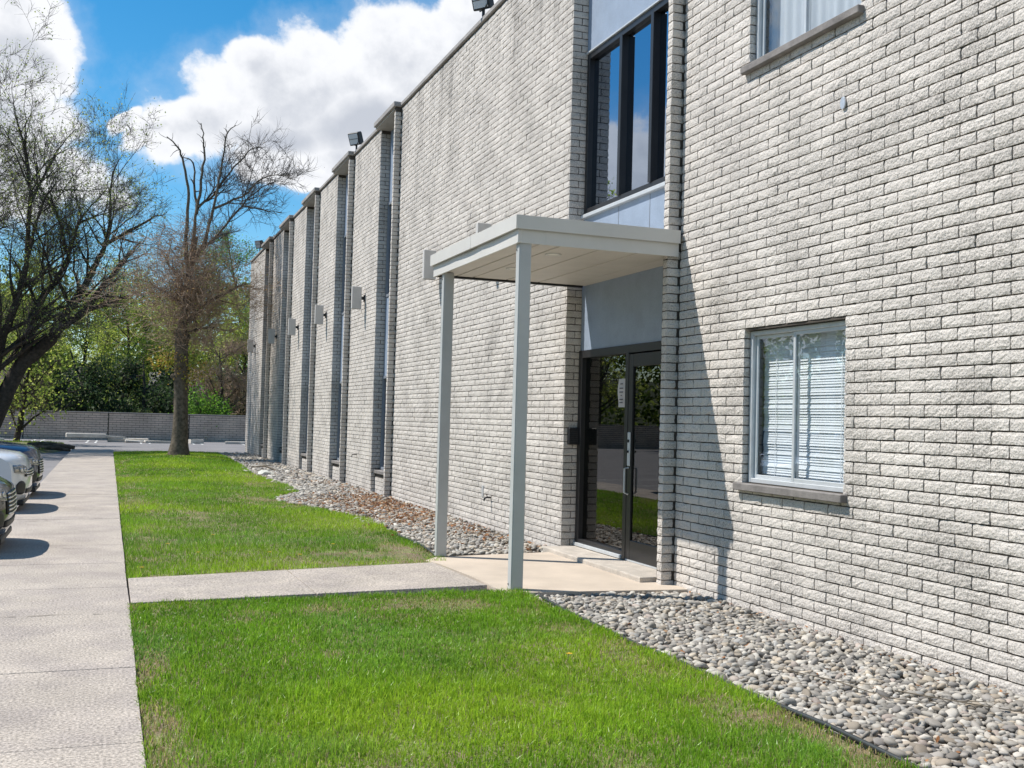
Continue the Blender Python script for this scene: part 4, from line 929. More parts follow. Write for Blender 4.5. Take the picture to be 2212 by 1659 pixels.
def spread(limbs, rg, levels, twigs_per, up=.05, tmin=.3, lenf=(.30, .55), ang=.8, lmin=.45, dens=2.4):
    """grow side branches off the limbs -> all branches, and twig start points with directions"""
    allb = []; cur = limbs; tips = []
    for lv in range(levels):
        nxt = []
        for P, r, k in cur:
            L = np.sum(np.linalg.norm(np.diff(P, axis=0), axis=1)); nb = max(1, int(L*dens*rg.uniform(.8, 1.2)))
            for _ in range(nb):
                t = rg.uniform(tmin, 1.0)*(len(P)-1); i = min(int(t), len(P)-2); p = P[i] + (P[i+1]-P[i])*(t-i); d = (P[i+1]-P[i])/np.linalg.norm(P[i+1]-P[i]); rr = np.interp(t, np.arange(len(P)), r)
                s = rg.normal(0, 1, 3); s -= d*s.dot(d); s /= np.linalg.norm(s); nd_ = d*math.cos(ang) + s*math.sin(ang) + np.array([0, 0, .12]); l2 = max(lmin, L*rg.uniform(*lenf)*(1 - .35*t/(len(P)-1)))
                q = wiggle(p, nd_, l2, 5, .16, rg, up); nxt.append((q, np.linspace(max(.006, rr*(.5 if lv == 0 else .42)), .005, len(q)), 4 if lv == 0 else 3))
        allb += nxt; cur = nxt
    for P, r, k in cur + limbs:
        for _ in range(max(1, int(np.sum(np.linalg.norm(np.diff(P, axis=0), axis=1))*twigs_per))):
            t = rg.uniform(.15, 1.0)*(len(P)-1); i = min(int(t), len(P)-2); p = P[i] + (P[i+1]-P[i])*(t-i); d = (P[i+1]-P[i])/np.linalg.norm(P[i+1]-P[i]); tips.append(np.concatenate([p, d]))
    return allb, np.array(tips)
def twig_mesh(tips, rg, L=(.25, .6), rad=.006, up=.25, side=.9):
    n = len(tips); p = tips[:, :3]; d = tips[:, 3:] + rg.normal(0, side, (n, 3)) + np.array([0, 0, up]); d /= np.linalg.norm(d, axis=1)[:, None]
    l = rg.uniform(*L, n)[:, None]; e = p + d*l*.55; d2 = d + rg.normal(0, .35, (n, 3)) + np.array([0, 0, up*.5]); d2 /= np.linalg.norm(d2, axis=1)[:, None]; f = e + d2*l*.45
    a = np.cross(d, [.3, .5, .81]); a /= np.linalg.norm(a, axis=1)[:, None]; b = np.cross(d, a); r0 = rad; ring = []
    for c, rr in ((p, r0), (e, r0*.7)): ring += [c + a*rr, c - a*rr*.5 + b*rr*.87, c - a*rr*.5 - b*rr*.87]
    V = np.stack(ring + [f], 1)
    Fq = np.array([(0, 1, 4), (0, 4, 3), (1, 2, 5), (1, 5, 4), (2, 0, 3), (2, 3, 5), (3, 4, 6), (4, 5, 6), (5, 3, 6)])
    return V.reshape(-1, 3), (Fq[None] + (np.arange(n)*7)[:, None, None]).reshape(-1, 3), e, f
def leaves(P, rg, size, cols, spread_=.08, droop=0.0):
    n = len(P); c = P + rg.normal(0, spread_, (n, 3)); a = rg.normal(0, 1, (n, 3)); a[:, 2] -= droop; a /= np.linalg.norm(a, axis=1)[:, None]; b = np.cross(a, rg.normal(0, 1, (n, 3))); b /= np.linalg.norm(b, axis=1)[:, None]
    s = (size*rg.uniform(.6, 1.35, n))[:, None]; V = np.stack([c, c + a*s*.5 + b*s*.32, c + a*s, c + a*s*.5 - b*s*.32], 1)
    cols = np.asarray(cols); col = cols[rg.integers(0, len(cols), n)]*rg.uniform(.75, 1.25, (n, 1)); F = np.arange(n*4).reshape(n, 4)
    return V.reshape(-1, 3), F, np.repeat(col, 4, 0)
def poly3(xz, ys): return np.array([(x, y, z) for (x, z), y in zip(xz, ys)], float)
def smoothp(P, n=4):
    """resample a polyline with rounded bends"""
    P = np.asarray(P, float); t = np.arange(len(P)); tt = np.linspace(0, len(P)-1, (len(P)-1)*n+1); Q = np.stack([np.interp(tt, t, P[:, k]) for k in range(3)], 1)
    for _ in range(2): Q[1:-1] = .25*Q[:-2] + .5*Q[1:-1] + .25*Q[2:]
    return Q
def limb(xz, y0, y1, r0, r1, sides=7, rg=None):
    P = smoothp(poly3(xz, np.linspace(y0, y1, len(xz)))); 
    if rg is not None: P[1:] += rg.normal(0, .018, P[1:].shape)
    return (P, np.linspace(r0, r1, len(P)), sides)

# the lone tree on the lawn
rg = np.random.default_rng(5)
lone = empty('lawn_tree', (2.28, 38.17, .06), 'lone half-bare tree with brown twig mass standing on the far lawn', 'tree')
tr = smoothp(poly3([(.02, -.15), (.01, .15), (.03, .6), (.04, 1.34), (-.01, 2.74), (-.03, 4.11), (-.01, 4.62), (.13, 5.32), (.13, 6.18), (.22, 7.0), (.3, 7.6)], [0, 0, 0, .0, .02, .0, .0, .02, .05, .05, .02]), 3)
rr = np.interp(tr[:, 2], [-.2, .1, .5, 1.3, 2.7, 3.0, 3.6, 4.2, 4.35, 5.2, 6.2, 7.6], [.46, .38, .29, .25, .235, .27, .22, .25, .16, .15, .13, .10])
trunk = [(tr, rr, 12)]
limbs = [limb([(.18, 4.63), (.5, 5.06), (1.02, 5.51), (2.01, 6.03)], 0, -.5, .10, .03, 7, rg), limb([(.04, 6.6), (0, 7.94), (.03, 8.99), (-.19, 10.02), (-.39, 10.58), (-.76, 10.8)], 0, -.6, .07, .016, 6, rg),
         limb([(.2, 6.9), (.22, 7.57), (.32, 8.54), (.2, 9.58), (.19, 10.26), (-.25, 10.45)], .05, .5, .07, .014, 6, rg), limb([(.32, 8.4), (.43, 9.32), (.54, 10.39), (.47, 10.96), (.4, 11.61)], .15, .2, .06, .015, 6, rg),
         limb([(.3, 6.8), (.64, 7.51), (.83, 8.59), (1.06, 9.97), (1.2, 11.29), (1.48, 11.52)], 0, -.4, .07, .012, 6, rg), limb([(.37, 8.64), (.81, 9.07), (1.61, 10.32), (2.2, 11.07), (2.53, 11.16)], .1, .9, .05, .01, 5, rg),
         limb([(.83, 8.59), (1.8, 9.02), (2.48, 9.87), (3.35, 9.87)], -.1, -.8, .05, .01, 5, rg), limb([(.35, 6.9), (.69, 7.33), (1.13, 7.84), (1.85, 8.88), (2.49, 9.63), (2.96, 9.87)], 0, .6, .058, .010, 6, rg),
         limb([(1.85, 8.88), (2.52, 8.75), (3.19, 8.66)], .35, -.2, .035, .01, 5, rg), limb([(.69, 7.37), (1.23, 7.8), (1.88, 8.01)], 0, .4, .045, .012, 5, rg),
         limb([(-.02, 5.2), (-.7, 5.6), (-1.3, 5.9)], 0, -.5, .06, .012, 5, rg), limb([(.1, 5.6), (-.5, 6.6), (-.9, 7.3)], .1, .9, .06, .012, 5, rg), limb([(.1, 4.7), (.2, 5.4), (.1, 6.3)], .1, 1.6, .06, .012, 5, rg), limb([(.1, 4.8), (.3, 5.5), (.6, 6.2)], -.1, -1.5, .06, .012, 5, rg), limb([(.05, 4.2), (.8, 4.5), (1.6, 4.3)], 0, -.7, .05, .012, 5, rg)]
upper = limbs[5:10]; lower = [limbs[0]] + limbs[10:]; dead = limbs[1:5]
b1, t1 = spread(upper, rg, 2, 17, up=.05, tmin=.12, lenf=(.34, .6), dens=4.0); b2, t2 = spread(lower, rg, 2, 24, dens=3.4, up=.02, tmin=.2, lenf=(.35, .65), ang=1.0); b3, t3 = spread(dead, rg, 1, 1, up=.0, tmin=.5, lenf=(.06, .14), ang=1.0, lmin=.15)
V, F = tubes(trunk + limbs); mobj('trunk', np_mesh('trunk', V, F, BARK1, True), lone)
for (x, y, z, r, dx) in ((-.26, -.05, 2.72, .10, -1), (.02, -.24, 3.35, .07, 0), (-.2, .05, 4.2, .12, -1), (.2, .0, 4.1, .11, 1)):
    m = MB(); m.tube([(x*.4, y*.4, z - .04), (x*.8, y*.8, z), (x*1.25, y*1.3, z + .05)], [r*1.25, r*1.1, r*.8], 9); m.done('branch_stub', BARK1, lone, smooth=True)
V, F = tubes(b1 + b2 + b3); mobj('branches', np_mesh('branches', V, F, BARK2, True), lone)['kind'] = 'stuff'
# dense brown epicormic twigs round the stem, finer grey ones in the top
n = 6800; th = rg.uniform(0, 6.283, n); zz = rg.triangular(3.5, 5.6, 8.3, n); ra = np.abs(rg.normal(0, 1.25, n))*np.clip(1.25 - np.abs(zz-5.7)/3.2, .3, 1.2)
ra = ra*(.75 + .8*vnoise(th, zz, 1.1, 3)); extra = np.stack([.15 + ra*np.cos(th), ra*np.sin(th), zz, np.cos(th), np.sin(th), .1*np.ones(n)], 1)
V, F, e1, f1 = twig_mesh(np.concatenate([t2, extra]), rg, (.35, .9), .0068, .12, .7); o = mobj('twigs', np_mesh('twigs', V, F, TWIGB, False), lone); o['kind'] = 'stuff'
V, F, e2, f2 = twig_mesh(t1, rg, (.3, .75), .0058, .25, .7); o = mobj('twigs', np_mesh('twigs', V, F, TWIGD, False), lone); o['kind'] = 'stuff'
LB = [(.40, .25, .12), (.46, .30, .13), (.30, .19, .11), (.28, .30, .08)]
P = np.concatenate([f1[rg.random(len(f1)) < .34], f2[rg.random(len(f2)) < .10]]); A_ = leaves(P, rg, .05, LB)
c1 = np.concatenate([rg.normal((-.55, -.1, 3.25), (.28, .25, .17), (420, 3)), rg.normal((.45, -.2, 2.9), (.32, .3, .28), (420, 3))]); B_ = leaves(c1, rg, .085, [(.42, .27, .06), (.34, .33, .05), (.46, .33, .10), (.26, .30, .04)])
V = np.concatenate([A_[0], B_[0]]); F = np.concatenate([A_[1], B_[1] + len(A_[0])]); o = mobj('crown', np_mesh('crown', V, F, LEAFM, False, point={'col': np.concatenate([A_[2], B_[2]])}), lone); o['kind'] = 'stuff'

# big leaning maple on the island
rg = np.random.default_rng(9)
mp = empty('leaning_tree', (-4.9, 50.0, .05), 'big leaning multi-stem tree with dark trunks and sparse young leaves on the island', 'tree'); sx = 4.9
def ml(xz, y0, y1, r0, r1, s=7): return limb([(x + sx, z) for x, z in xz], y0, y1, r0, r1, s, rg)
limbs = [ml([(-4.97, -.2), (-4.8, .5), (-4.5, 1.2), (-4.12, 2.27), (-3.63, 3.48), (-2.57, 4.47), (-2.16, 5.18)], 0, .3, .46, .24, 10),
         ml([(-2.16, 5.18), (-1.76, 6.16), (-1.15, 7.16), (-.78, 8.15), (-.38, 9.05), (-.24, 9.92), (-.32, 12.05), (.04, 12.95)], .3, 1.0, .20, .015, 7), ml([(-.38, 9.05), (.34, 9.48), (1.47, 10.26), (2.05, 10.44)], .6, -.3, .10, .015, 6),
         ml([(-2.2, 5.1), (-1.07, 5.94), (-.58, 6.89), (.13, 7.73), (.48, 8.25), (1.0, 9.0)], .3, -1.0, .19, .03, 7), ml([(-1.07, 5.94), (-.14, 6.22), (.58, 6.62), (1.5, 6.72)], -.3, -1.6, .10, .015, 6),
         ml([(-3.63, 3.5), (-3.3, 4.5), (-3.27, 5.42), (-3.07, 6.29), (-2.43, 7.15), (-1.99, 8.1), (-1.79, 9.05), (-1.49, 10.17), (-1.28, 10.55), (-.42, 11.74)], .1, 1.6, .22, .015, 8), ml([(-2.01, 8.6), (-2.32, 10.03), (-2.68, 10.72), (-3.64, 11.7)], .9, 0, .09, .015, 6),
         ml([(-4.5, 1.2), (-4.6, 3.0), (-4.22, 4.9), (-3.87, 5.81), (-3.63, 6.77), (-3.44, 7.77), (-3.35, 8.44), (-2.88, 10.4), (-2.42, 11.23)], 0, -1.5, .24, .02, 8), ml([(-3.46, 8.2), (-3.43, 10.52), (-3.61, 12.3), (-4.09, 13.74), (-4.29, 14.61)], -.9, -.2, .11, .012, 6), ml([(-3.43, 10.4), (-2.94, 11.77), (-2.49, 13.03), (-1.86, 14.01)], -.5, .8, .07, .012, 6),
         ml([(-4.6, 2.5), (-5.6, 4.5), (-6.6, 7.0), (-7.0, 10.0), (-7.2, 12.5)], 0, 1.5, .24, .02, 7), ml([(-5.6, 4.5), (-6.2, 6.5), (-6.0, 9.5), (-5.4, 12.5), (-5.2, 14.5)], .3, -.8, .16, .015, 7), ml([(-6.6, 7.0), (-8.4, 8.6), (-9.6, 9.6)], .6, .2, .1, .015, 6)]
b1, t1 = spread(limbs[1:], rg, 3, 11, up=.03, tmin=.12, lenf=(.36, .62), ang=.8, dens=2.2)
V, F = tubes(limbs); mobj('trunk', np_mesh('trunk', V, F, BARK2, True), mp); V, F = tubes(b1); mobj('branches', np_mesh('branches', V, F, BARK2, True), mp)['kind'] = 'stuff'
V, F, e, f = twig_mesh(t1, rg, (.35, .8), .0072, .25, .8); o = mobj('twigs', np_mesh('twigs', V, F, TWIGD, False), mp); o['kind'] = 'stuff'
YG = [(.34, .40, .10), (.26, .34, .09), (.42, .46, .15), (.22, .28, .08)]
P = np.concatenate([f, e[rg.random(len(e)) < .35]]); v, fc, c = leaves(P, rg, .085, YG, .10); o = mobj('crown', np_mesh('crown', v, fc, LEAFM, False, point={'col': c}), mp); o['kind'] = 'stuff'

mp.location = (-4.9*.93, 46.5, .06); mp.scale = (.93, .93, .93)
# generic tree with its own crown
def wood_tree(name, x, y, h, cr, kind, seed, label, group=None, cz=.62, nl=7000, lean=0.0, trunk_r=.22, low=.25):
    rg = np.random.default_rng(seed); t = empty(name, (x, y, -.2), label, 'tree', group)
    stem = wiggle((0, 0, -.2), (lean, rg.normal(0, .05), 1), h*.82, 9, .07, rg, .08); rad = np.linspace(trunk_r, .03, len(stem)); lim = []
    for k in range(15):
        tt = rg.uniform(low, .95)*(len(stem)-1); i = int(tt); p = stem[i] + (stem[min(i+1, len(stem)-1)] - stem[i])*(tt-i); az = k*2.4 + rg.uniform(-.4, .4); l = cr*rg.uniform(.6, 1.05)*(1.15 - .6*tt/len(stem))
        d = (math.cos(az), math.sin(az), {'leaf': .75, 'fir': -.12, 'bare': .7, 'bush': .9}[kind]); q = wiggle(p, d, l, 5, .12, rg, {'leaf': .06, 'fir': -.05, 'bare': .04, 'bush': .02}[kind]); lim.append((q, np.linspace(max(.02, rad[i]*.45), .01, len(q)), 4))
    V, F = tubes([(stem, rad, 8)] + lim); mobj('trunk', np_mesh('trunk', V, F, BARK2, True), t)
    b, tips = spread(lim, rg, 1, 11 if kind != 'bare' else 26, up=.02, tmin=.2, lenf=(.35, .6)); V, F = tubes(b); mobj('branches', np_mesh('branches', V, F, BARK2, True), t)['kind'] = 'stuff'
    V, F, e, f = twig_mesh(tips, rg, (.4, .95), .012, .15 if kind != 'fir' else -.15, .8); o = mobj('twigs', np_mesh('twigs', V, F, TWIGB if kind == 'bare' else TWIGD, False), t); o['kind'] = 'stuff'
    cols = {'leaf': [(.36, .45, .07), (.44, .52, .09), (.26, .36, .06), (.52, .55, .14)], 'fir': [(.040, .078, .028), (.06, .10, .036), (.03, .055, .024), (.085, .12, .04)], 'bare': [(.22, .16, .09), (.20, .2, .06), (.26, .19, .12)], 'bush': [(.15, .32, .03), (.2, .38, .04), (.09, .22, .025)]}[kind]
    base = np.concatenate([e, f]); k = rg.integers(0, len(base), int(nl*(.35 if kind == 'bare' else 1))); v, fc, c = leaves(base[k], rg, {'leaf': .15, 'fir': .20, 'bare': .08, 'bush': .13}[kind], cols, {'leaf': .26, 'fir': .20, 'bare': .15, 'bush': .22}[kind], .6 if kind == 'fir' else 0)
    o = mobj('crown', np_mesh('crown', v, fc, LEAFM, False, point={'col': c}), t); o['kind'] = 'stuff'
    return t
# small forked tree by the island
wood_tree('small_tree', -4.0, 53.8, 6.5, 2.6, 'leaf', 21, 'small forked tree with dark stems standing before the grey boundary wall', None, nl=2200, trunk_r=.17, low=.12, lean=.12)
wood_tree('lot_tree', -8.6, 44.6, 14.5, 4.6, 'leaf', 22, 'tall sparse tree at the edge of the parking lot beyond the blue car', None, nl=3000, trunk_r=.3, low=.2)
GW = 'trees beyond the boundary wall'
spec = [('leafy_tree', -9.5, 70, 11, 4.2, 'leaf', 31, 'yellow-green leafy tree behind the wall and leaning trunks'), ('leafy_tree', -4.6, 73, 12, 4.2, 'leaf', 32, 'broad yellow-green tree behind the small forked tree'), ('evergreen_tree', -1.2, 69, 7.0, 3.2, 'fir', 33, 'dark evergreen beyond the wall, above the sidewalk end'),
        ('evergreen_tree', 2.1, 70.5, 6.4, 3.2, 'fir', 34, 'dark drooping evergreen beside the pale house behind the wall'), ('leafy_tree', .6, 77, 11.5, 4.0, 'leaf', 35, 'tall pale green tree rising behind the dark evergreens'), ('leafy_tree', 5.4, 82, 17.0, 4.8, 'leaf', 36, 'tall green tree behind the lone lawn tree'),
        ('bushy_tree', 9.8, 84, 19.5, 3.8, 'bush', 37, 'fresh bright green tree showing above the far roof corner'), ('bare_tree', 6.1, 66.3, 7.2, 2.8, 'bare', 38, 'brown twiggy tree right behind the wall at the building corner'), ('bare_tree', 8.6, 68.5, 8.5, 3.0, 'bare', 39, 'brown bare-branched tree partly hidden by the building corner'), ('bush', 5.3, 64.8, 2.6, 1.9, 'bush', 40, 'low bright green bush just over the boundary wall'),
        ('leafy_tree', -14.5, 74, 12, 4.8, 'leaf', 41, 'wide yellow-green tree behind the left part of the wall'), ('evergreen_tree', -6.6, 79, 9.0, 3.6, 'fir', 42, 'dark tall evergreen behind the yellow-green trees'), ('evergreen_tree', 4.0, 75, 7.0, 3.0, 'fir', 43, 'shaded evergreen between the pale house and the brown tree'), ('leafy_tree', -2.0, 84, 12.5, 4.6, 'leaf', 44, 'far green tree filling the gap behind the evergreens'), ('leafy_tree', 9.0, 76, 11.5, 3.6, 'leaf', 47, 'green tree behind the brown twiggy trees'),
        ('leafy_tree', -7.5, 88, 15.5, 5.0, 'leaf', 51, 'tall far leafy tree behind the dark tall evergreen'), ('leafy_tree', 2.6, 90, 15.5, 5.0, 'leaf', 52, 'tall far leafy tree between the pale house and the sidewalk end'), ('leafy_tree', -13, 92, 16, 5.5, 'leaf', 53, 'tall far leafy tree at the left behind the wide yellow-green one'), ('evergreen_tree', 6.8, 73, 6.5, 2.8, 'fir', 54, 'dark evergreen directly behind the brown twiggy tree'),
        ('leafy_tree', -21, 68, 12, 5, 'leaf', 45, 'leafy tree at the left corner of the parking lot'), ('leafy_tree', -27, 60, 11, 5, 'leaf', 46, 'leafy tree on the far side of the parking lot'), ('evergreen_tree', -31, 50, 11, 4, 'fir', 48, 'evergreen on the far side of the parking lot'), ('leafy_tree', -36, 40, 12, 5, 'leaf', 49, 'round leafy tree across the parking lot from the cars')]
for (nm, x, y, h, cr, kd, sd, lb) in spec:
    wood_tree(nm, x, y, h, cr, kd, sd, lb, GW if y > 62 and x > -20 else 'trees across the parking lot', nl=(3500 if nm == 'bush' else 6000 if x < -20 else {'leaf': 12000, 'fir': 9000, 'bare': 9000, 'bush': 9500}[kd]), trunk_r=.22 if nm != 'bush' else .07, low=.22 if kd != 'fir' else .1)

# the wood that closes the view all round, too far to tell its trees apart
rg = np.random.default_rng(77); path = np.array([(-46, -30), (-46, 20), (-44, 55), (-36, 84), (-12, 101), (14, 103), (45, 100)], float); seg = np.linalg.norm(np.diff(path, axis=0), axis=1); cum = np.concatenate([[0], np.cumsum(seg)])
n = 74000; q = rg.uniform(0, cum[-1], n); wx = np.interp(q, cum, path[:, 0]); wy = np.interp(q, cum, path[:, 1]); hgt = 8.0 + 6.0*vnoise(q, q*0, .16, 3) + 2.5*vnoise(q, q*0, .6, 8)
zz = hgt*rg.random(n)**.85; cl = vnoise(q + zz*.3, zz, .55, 12); keep = rg.random(n) < np.clip(cl*1.7 - .1 + .5*(zz < 4), .1, 1); wx, wy, zz, q = wx[keep], wy[keep], zz[keep], q[keep]; dpt = rg.normal(0, 2.2, len(wx))
v, fc, c = leaves(np.stack([wx + dpt*.7, wy + dpt*.7, zz], 1), rg, .55, [(.22, .30, .06), (.30, .38, .08), (.13, .19, .04), (.38, .42, .11), (.10, .14, .05)], .3)
o = mobj('distant_woodland', np_mesh('distant_woodland', v, fc, LEAFM, False, point={'col': c})); tag(o, 'distant belt of mixed green woodland closing the view behind everything', 'woodland', None, 'stuff')
V = []; F = []
for i, (a, b) in enumerate(zip(path[:-1], path[1:])):
    for q in range(8 + (i == len(path)-2)):
        t = q/8; p = a + (b-a)*t; nrm = np.array([-(b-a)[1], (b-a)[0]])/np.linalg.norm(b-a); k = len(V)//3
        for d_, h_ in ((1, -.2), (14, 5.0 + 2.0*float(vnoise(k, 0, .4, 2))), (60, 4.0)): V.append((*(p + nrm*d_), h_))
        if k: F += [(3*k-3, 3*k, 3*k+1, 3*k-2), (3*k-2, 3*k+1, 3*k+2, 3*k-1)]
struct(mobj('hills', np_mesh('hills', V, F, pmat('wooded_slope', (.05, .065, .03), .98, .35, .4, .8, 3), True)))
# houses glimpsed behind the wall
def house(x, y, w, d, h, colw, colr, label):
    t = empty('house', (x, y, -.2), label, 'house'); wm = pmat('house_wall_%d' % x, colw, .85, .08, 2); rm = pmat('house_roof_%d' % x, colr, .9, .2, 3)
    m = MB(); m.box(-w/2, w/2, -d/2, d/2, 0, h); m.done('wall', wm, t)
    m = MB(); r = h + w*.28; V = [(-w/2-.3, -d/2-.3, h), (w/2+.3, -d/2-.3, h), (w/2+.3, d/2+.3, h), (-w/2-.3, d/2+.3, h), (-w/2-.3, 0, r), (w/2+.3, 0, r)]; vs = [m.bm.verts.new(p) for p in V]
    for f in ((0, 1, 5, 4), (2, 3, 4, 5), (0, 4, 3), (1, 2, 5), (0, 3, 2, 1)): m.bm.faces.new([vs[i] for i in f])
    rf = m.done('roof', rm, t); m = MB(); m.box(w*.2, w*.2+.5, -.3, .3, h, r + .5); m.done('chimney', wm, rf)
    for k in (-.28, .05, .32):
        m = MB(); m.box(w*k - .5, w*k + .5, -d/2 - .04, -d/2 + .02, h*.38, h*.38 + 1.1); wd = m.done('window', pmat('white_trim', (.7, .7, .7), .6) if 'white_trim' not in bpy.data.materials else bpy.data.materials['white_trim'], t)
        m = MB(); m.box(w*k - .42, w*k + .42, -d/2 - .05, -d/2 - .041, h*.38 + .08, h*.38 + 1.02); m.done('pane', G_UP, wd)
    return t
house(6.4, 80, 7, 6, 2.6, (.62, .66, .70), (.16, .16, .17), 'pale blue-white house glimpsed through the evergreens behind the wall'); house(-5.0, 76, 6, 6, 2.8, (.22, .11, .09), (.09, .075, .07), 'dark red-brown house behind the small forked tree')

# ------------------------------------------------------------------ parked cars (nose towards +x, origin under the front bumper)
TYRE = pmat('tyre_rubber', (.02, .02, .021), .85, .2, 20); CHROME = pmat('bright_trim', (.70, .71, .72), .16, .04, 9, metal=1.0); BLK = pmat('black_plastic', (.014, .014, .015), .5, .2, 12)
LAMP = pmat('headlamp', (.30, .31, .32), .10, .25, 25, metal=.5); G_CAR = glass_mat('car_glass', (.10, .11, .12), .08); TAIL = pmat('tail_lamp', (.35, .01, .01), .2, .1, 20); AMB = pmat('indicator', (.55, .47, .38), .2, .1, 20)
def make_car(label, paint, nose, Lc=4.5, Wd=.92, hood=.98, roof=1.62, grille='slats', lowlip=.20):
    t = empty('parked_car', (0, 0, Z_ASPH), label, 'car', 'cars parked nose-in at the sidewalk')
    # side outline, front -> hood -> belt -> tail -> floor
    front = [(-.18, lowlip), (-.06, lowlip + .04), (-.015, lowlip + .14), (0, .42), (0, .56), (-.012, .68), (-.035, .78), (-.085, hood - .10), (-.20, hood - .035), (-.50, hood + .005), (-.95, hood + .05), (-1.32, hood + .09)]
    rear = [(-2.4, hood + .10), (-3.6, hood + .12), (-Lc + .22, hood + .10), (-Lc + .05, hood - .08), (-Lc, .70), (-Lc + .01, .48), (-Lc + .12, .30), (-Lc + .3, .26), (-2.2, .24), (-.9, .22)]
    prof = np.array(front + rear); npf = len(prof); cx, cz = -Lc/2, .62
    ys = np.array([-1, -.985, -.95, -.88, -.76, -.6, -.4, -.2, 0, .2, .4, .6, .76, .88, .95, .985, 1])*Wd
    def roundx(u): return nose*np.abs(u)**3.2
    V = []
    for y in ys:
        u = y/Wd; sh = 1 - .055*np.clip((abs(u)-.86)/.14, 0, 1)**2; fx = np.clip((prof[:, 0] + 1.0)/1.0, 0, 1)**1.0; bx = np.clip((-Lc + .8 - prof[:, 0])/.8, 0, 1)
        X = prof[:, 0] - roundx(u)*fx + .22*abs(u)**3.5*bx; Zp = cz + (prof[:, 1]-cz)*(sh if abs(u) > .86 else 1) - .045*abs(u)**2.6*(prof[:, 1] > .8)
        V += [(a, y*(1 if 1 else 1), b) for a, b in zip(X, Zp)]
    F = []
    for j in range(len(ys)-1):
        for i in range(npf): F.append((j*npf+i, j*npf+(i+1) % npf, (j+1)*npf+(i+1) % npf, (j+1)*npf+i))
    me = bpy.data.meshes.new('body'); capA = tuple(range(npf)); capB = tuple((len(ys)-1)*npf + i for i in range(npf-1, -1, -1))
    me.from_pydata(V, [], F + [capA, capB]); me.materials.append(paint); me.polygons.foreach_set('use_smooth', [True]*len(F) + [False, False]); me.update()
    bm = bmesh.new(); bm.from_mesh(me); bmesh.ops.recalc_face_normals(bm, faces=bm.faces[:]); bm.to_mesh(me); bm.free()
    body = mobj('body', me, t)
    fz = np.array([p[1] for p in front[2:9]]); fxp = np.array([p[0] for p in front[2:9]])
    def front_x(y, z): 
        u = y/Wd; px_ = np.interp(z, fz, fxp); return px_ - roundx(u)*np.clip((px_ + 1), 0, 1)
    def patch(name, y0, y1, zf0, zf1, mat, off=.006, parent=body, n=10, k=5):
        V = []; F = []
        for i in range(n+1):
            y = y0 + (y1-y0)*i/n; s = i/n; a = zf0(s); b = zf1(s)
            for j in range(k+1):
                z = a + (b-a)*j/k; V.append((float(front_x(y, z)) + off, y, z - .045*abs(y/Wd)**2.6*(z > .8)))
                if i < n and j < k: q = i*(k+1)+j; F.append((q, q+k+1, q+k+2, q+1))
        o = mobj(name, np_mesh(name, V, F, mat, True), parent); md = o.modifiers.new('thick', 'SOLIDIFY'); md.thickness = .012; md.offset = 0; return o
    G0, G1 = (.46, .74) if grille == 'slats' else (.58, .72); gw = .50 if grille == 'slats' else .60
    gr = patch('grille', -gw, gw, lambda s: G0 + .03*abs(2*s-1), lambda s: G1 - .02*abs(2*s-1), BLK, .004)
    for q in range(6 if grille == 'slats' else 3):
        z = G0 + .035 + (G1-G0-.06)*q/(5 if grille == 'slats' else 2); patch('slat', -gw*.94, gw*.94, lambda s, z=z: z - .009, lambda s, z=z: z + .009, CHROME, .018, gr, 10, 1)
    for s in (-1, 1):
        a, b = sorted((s*.52, s*.875)); hl = patch('headlight', a, b, (lambda q, s=s: .64 + .04*(q if s > 0 else 1-q)), (lambda q, s=s: .765 + .055*(q if s > 0 else 1-q)), LAMP, .010)
        patch('indicator', *sorted((s*.80, s*.868)), lambda q: .70, lambda q: .745, AMB, .019, hl, 3, 2)
        for yy in (.60, .71): patch('reflector', *sorted((s*(yy - .035), s*(yy + .035))), lambda q: .695, lambda q: .745, CHROME, .019, hl, 4, 3)
        patch('fog_recess', *sorted((s*.60, s*.84)), lambda q: .34 + .03*abs(2*q-1)**2, lambda q: .55 - .06*abs(2*q-1)**2, BLK, .007)
    patch('lower_intake', -.55, .55, lambda s: lowlip + .15, lambda s: .42, BLK, .006)
    m = MB(); m.box(-.30 - nose*.3, -.055, -.70, .70, lowlip - .03, lowlip + .05, .015); m.done('chin', BLK, body)
    # greenhouse
    gp = [(-1.28, hood + .07), (-2.02, roof - .06), (-2.4, roof), (-3.3, roof - .01), (-3.85, roof - .09), (-Lc + .30, hood + .09)]
    V = []; F = []
    for y, top in ((-.86, -.66), (.86, .66)):
        for (a, b) in gp: k = (b-hood)/(roof-hood); V.append((a, y*(1-k) + top*k, b))
    n = len(gp)
    for i in range(n): F.append((i, (i+1) % n, n+(i+1) % n, n+i))
    F += [tuple(range(n-1, -1, -1)), tuple(range(n, 2*n))]
    me = bpy.data.meshes.new('cabin'); me.from_pydata(V, [], F); me.materials.append(G_CAR); me.materials.append(paint); me.polygons.foreach_set('material_index', [0, 1, 1, 1, 0, 1, 0, 0]); me.update(); bm = bmesh.new(); bm.from_mesh(me); bmesh.ops.recalc_face_normals(bm, faces=bm.faces[:]); bmesh.ops.bevel(bm, geom=bm.edges[:], offset=.025, segments=2, affect='EDGES'); bm.to_mesh(me); bm.free(); cab = mobj('cabin', me, t)
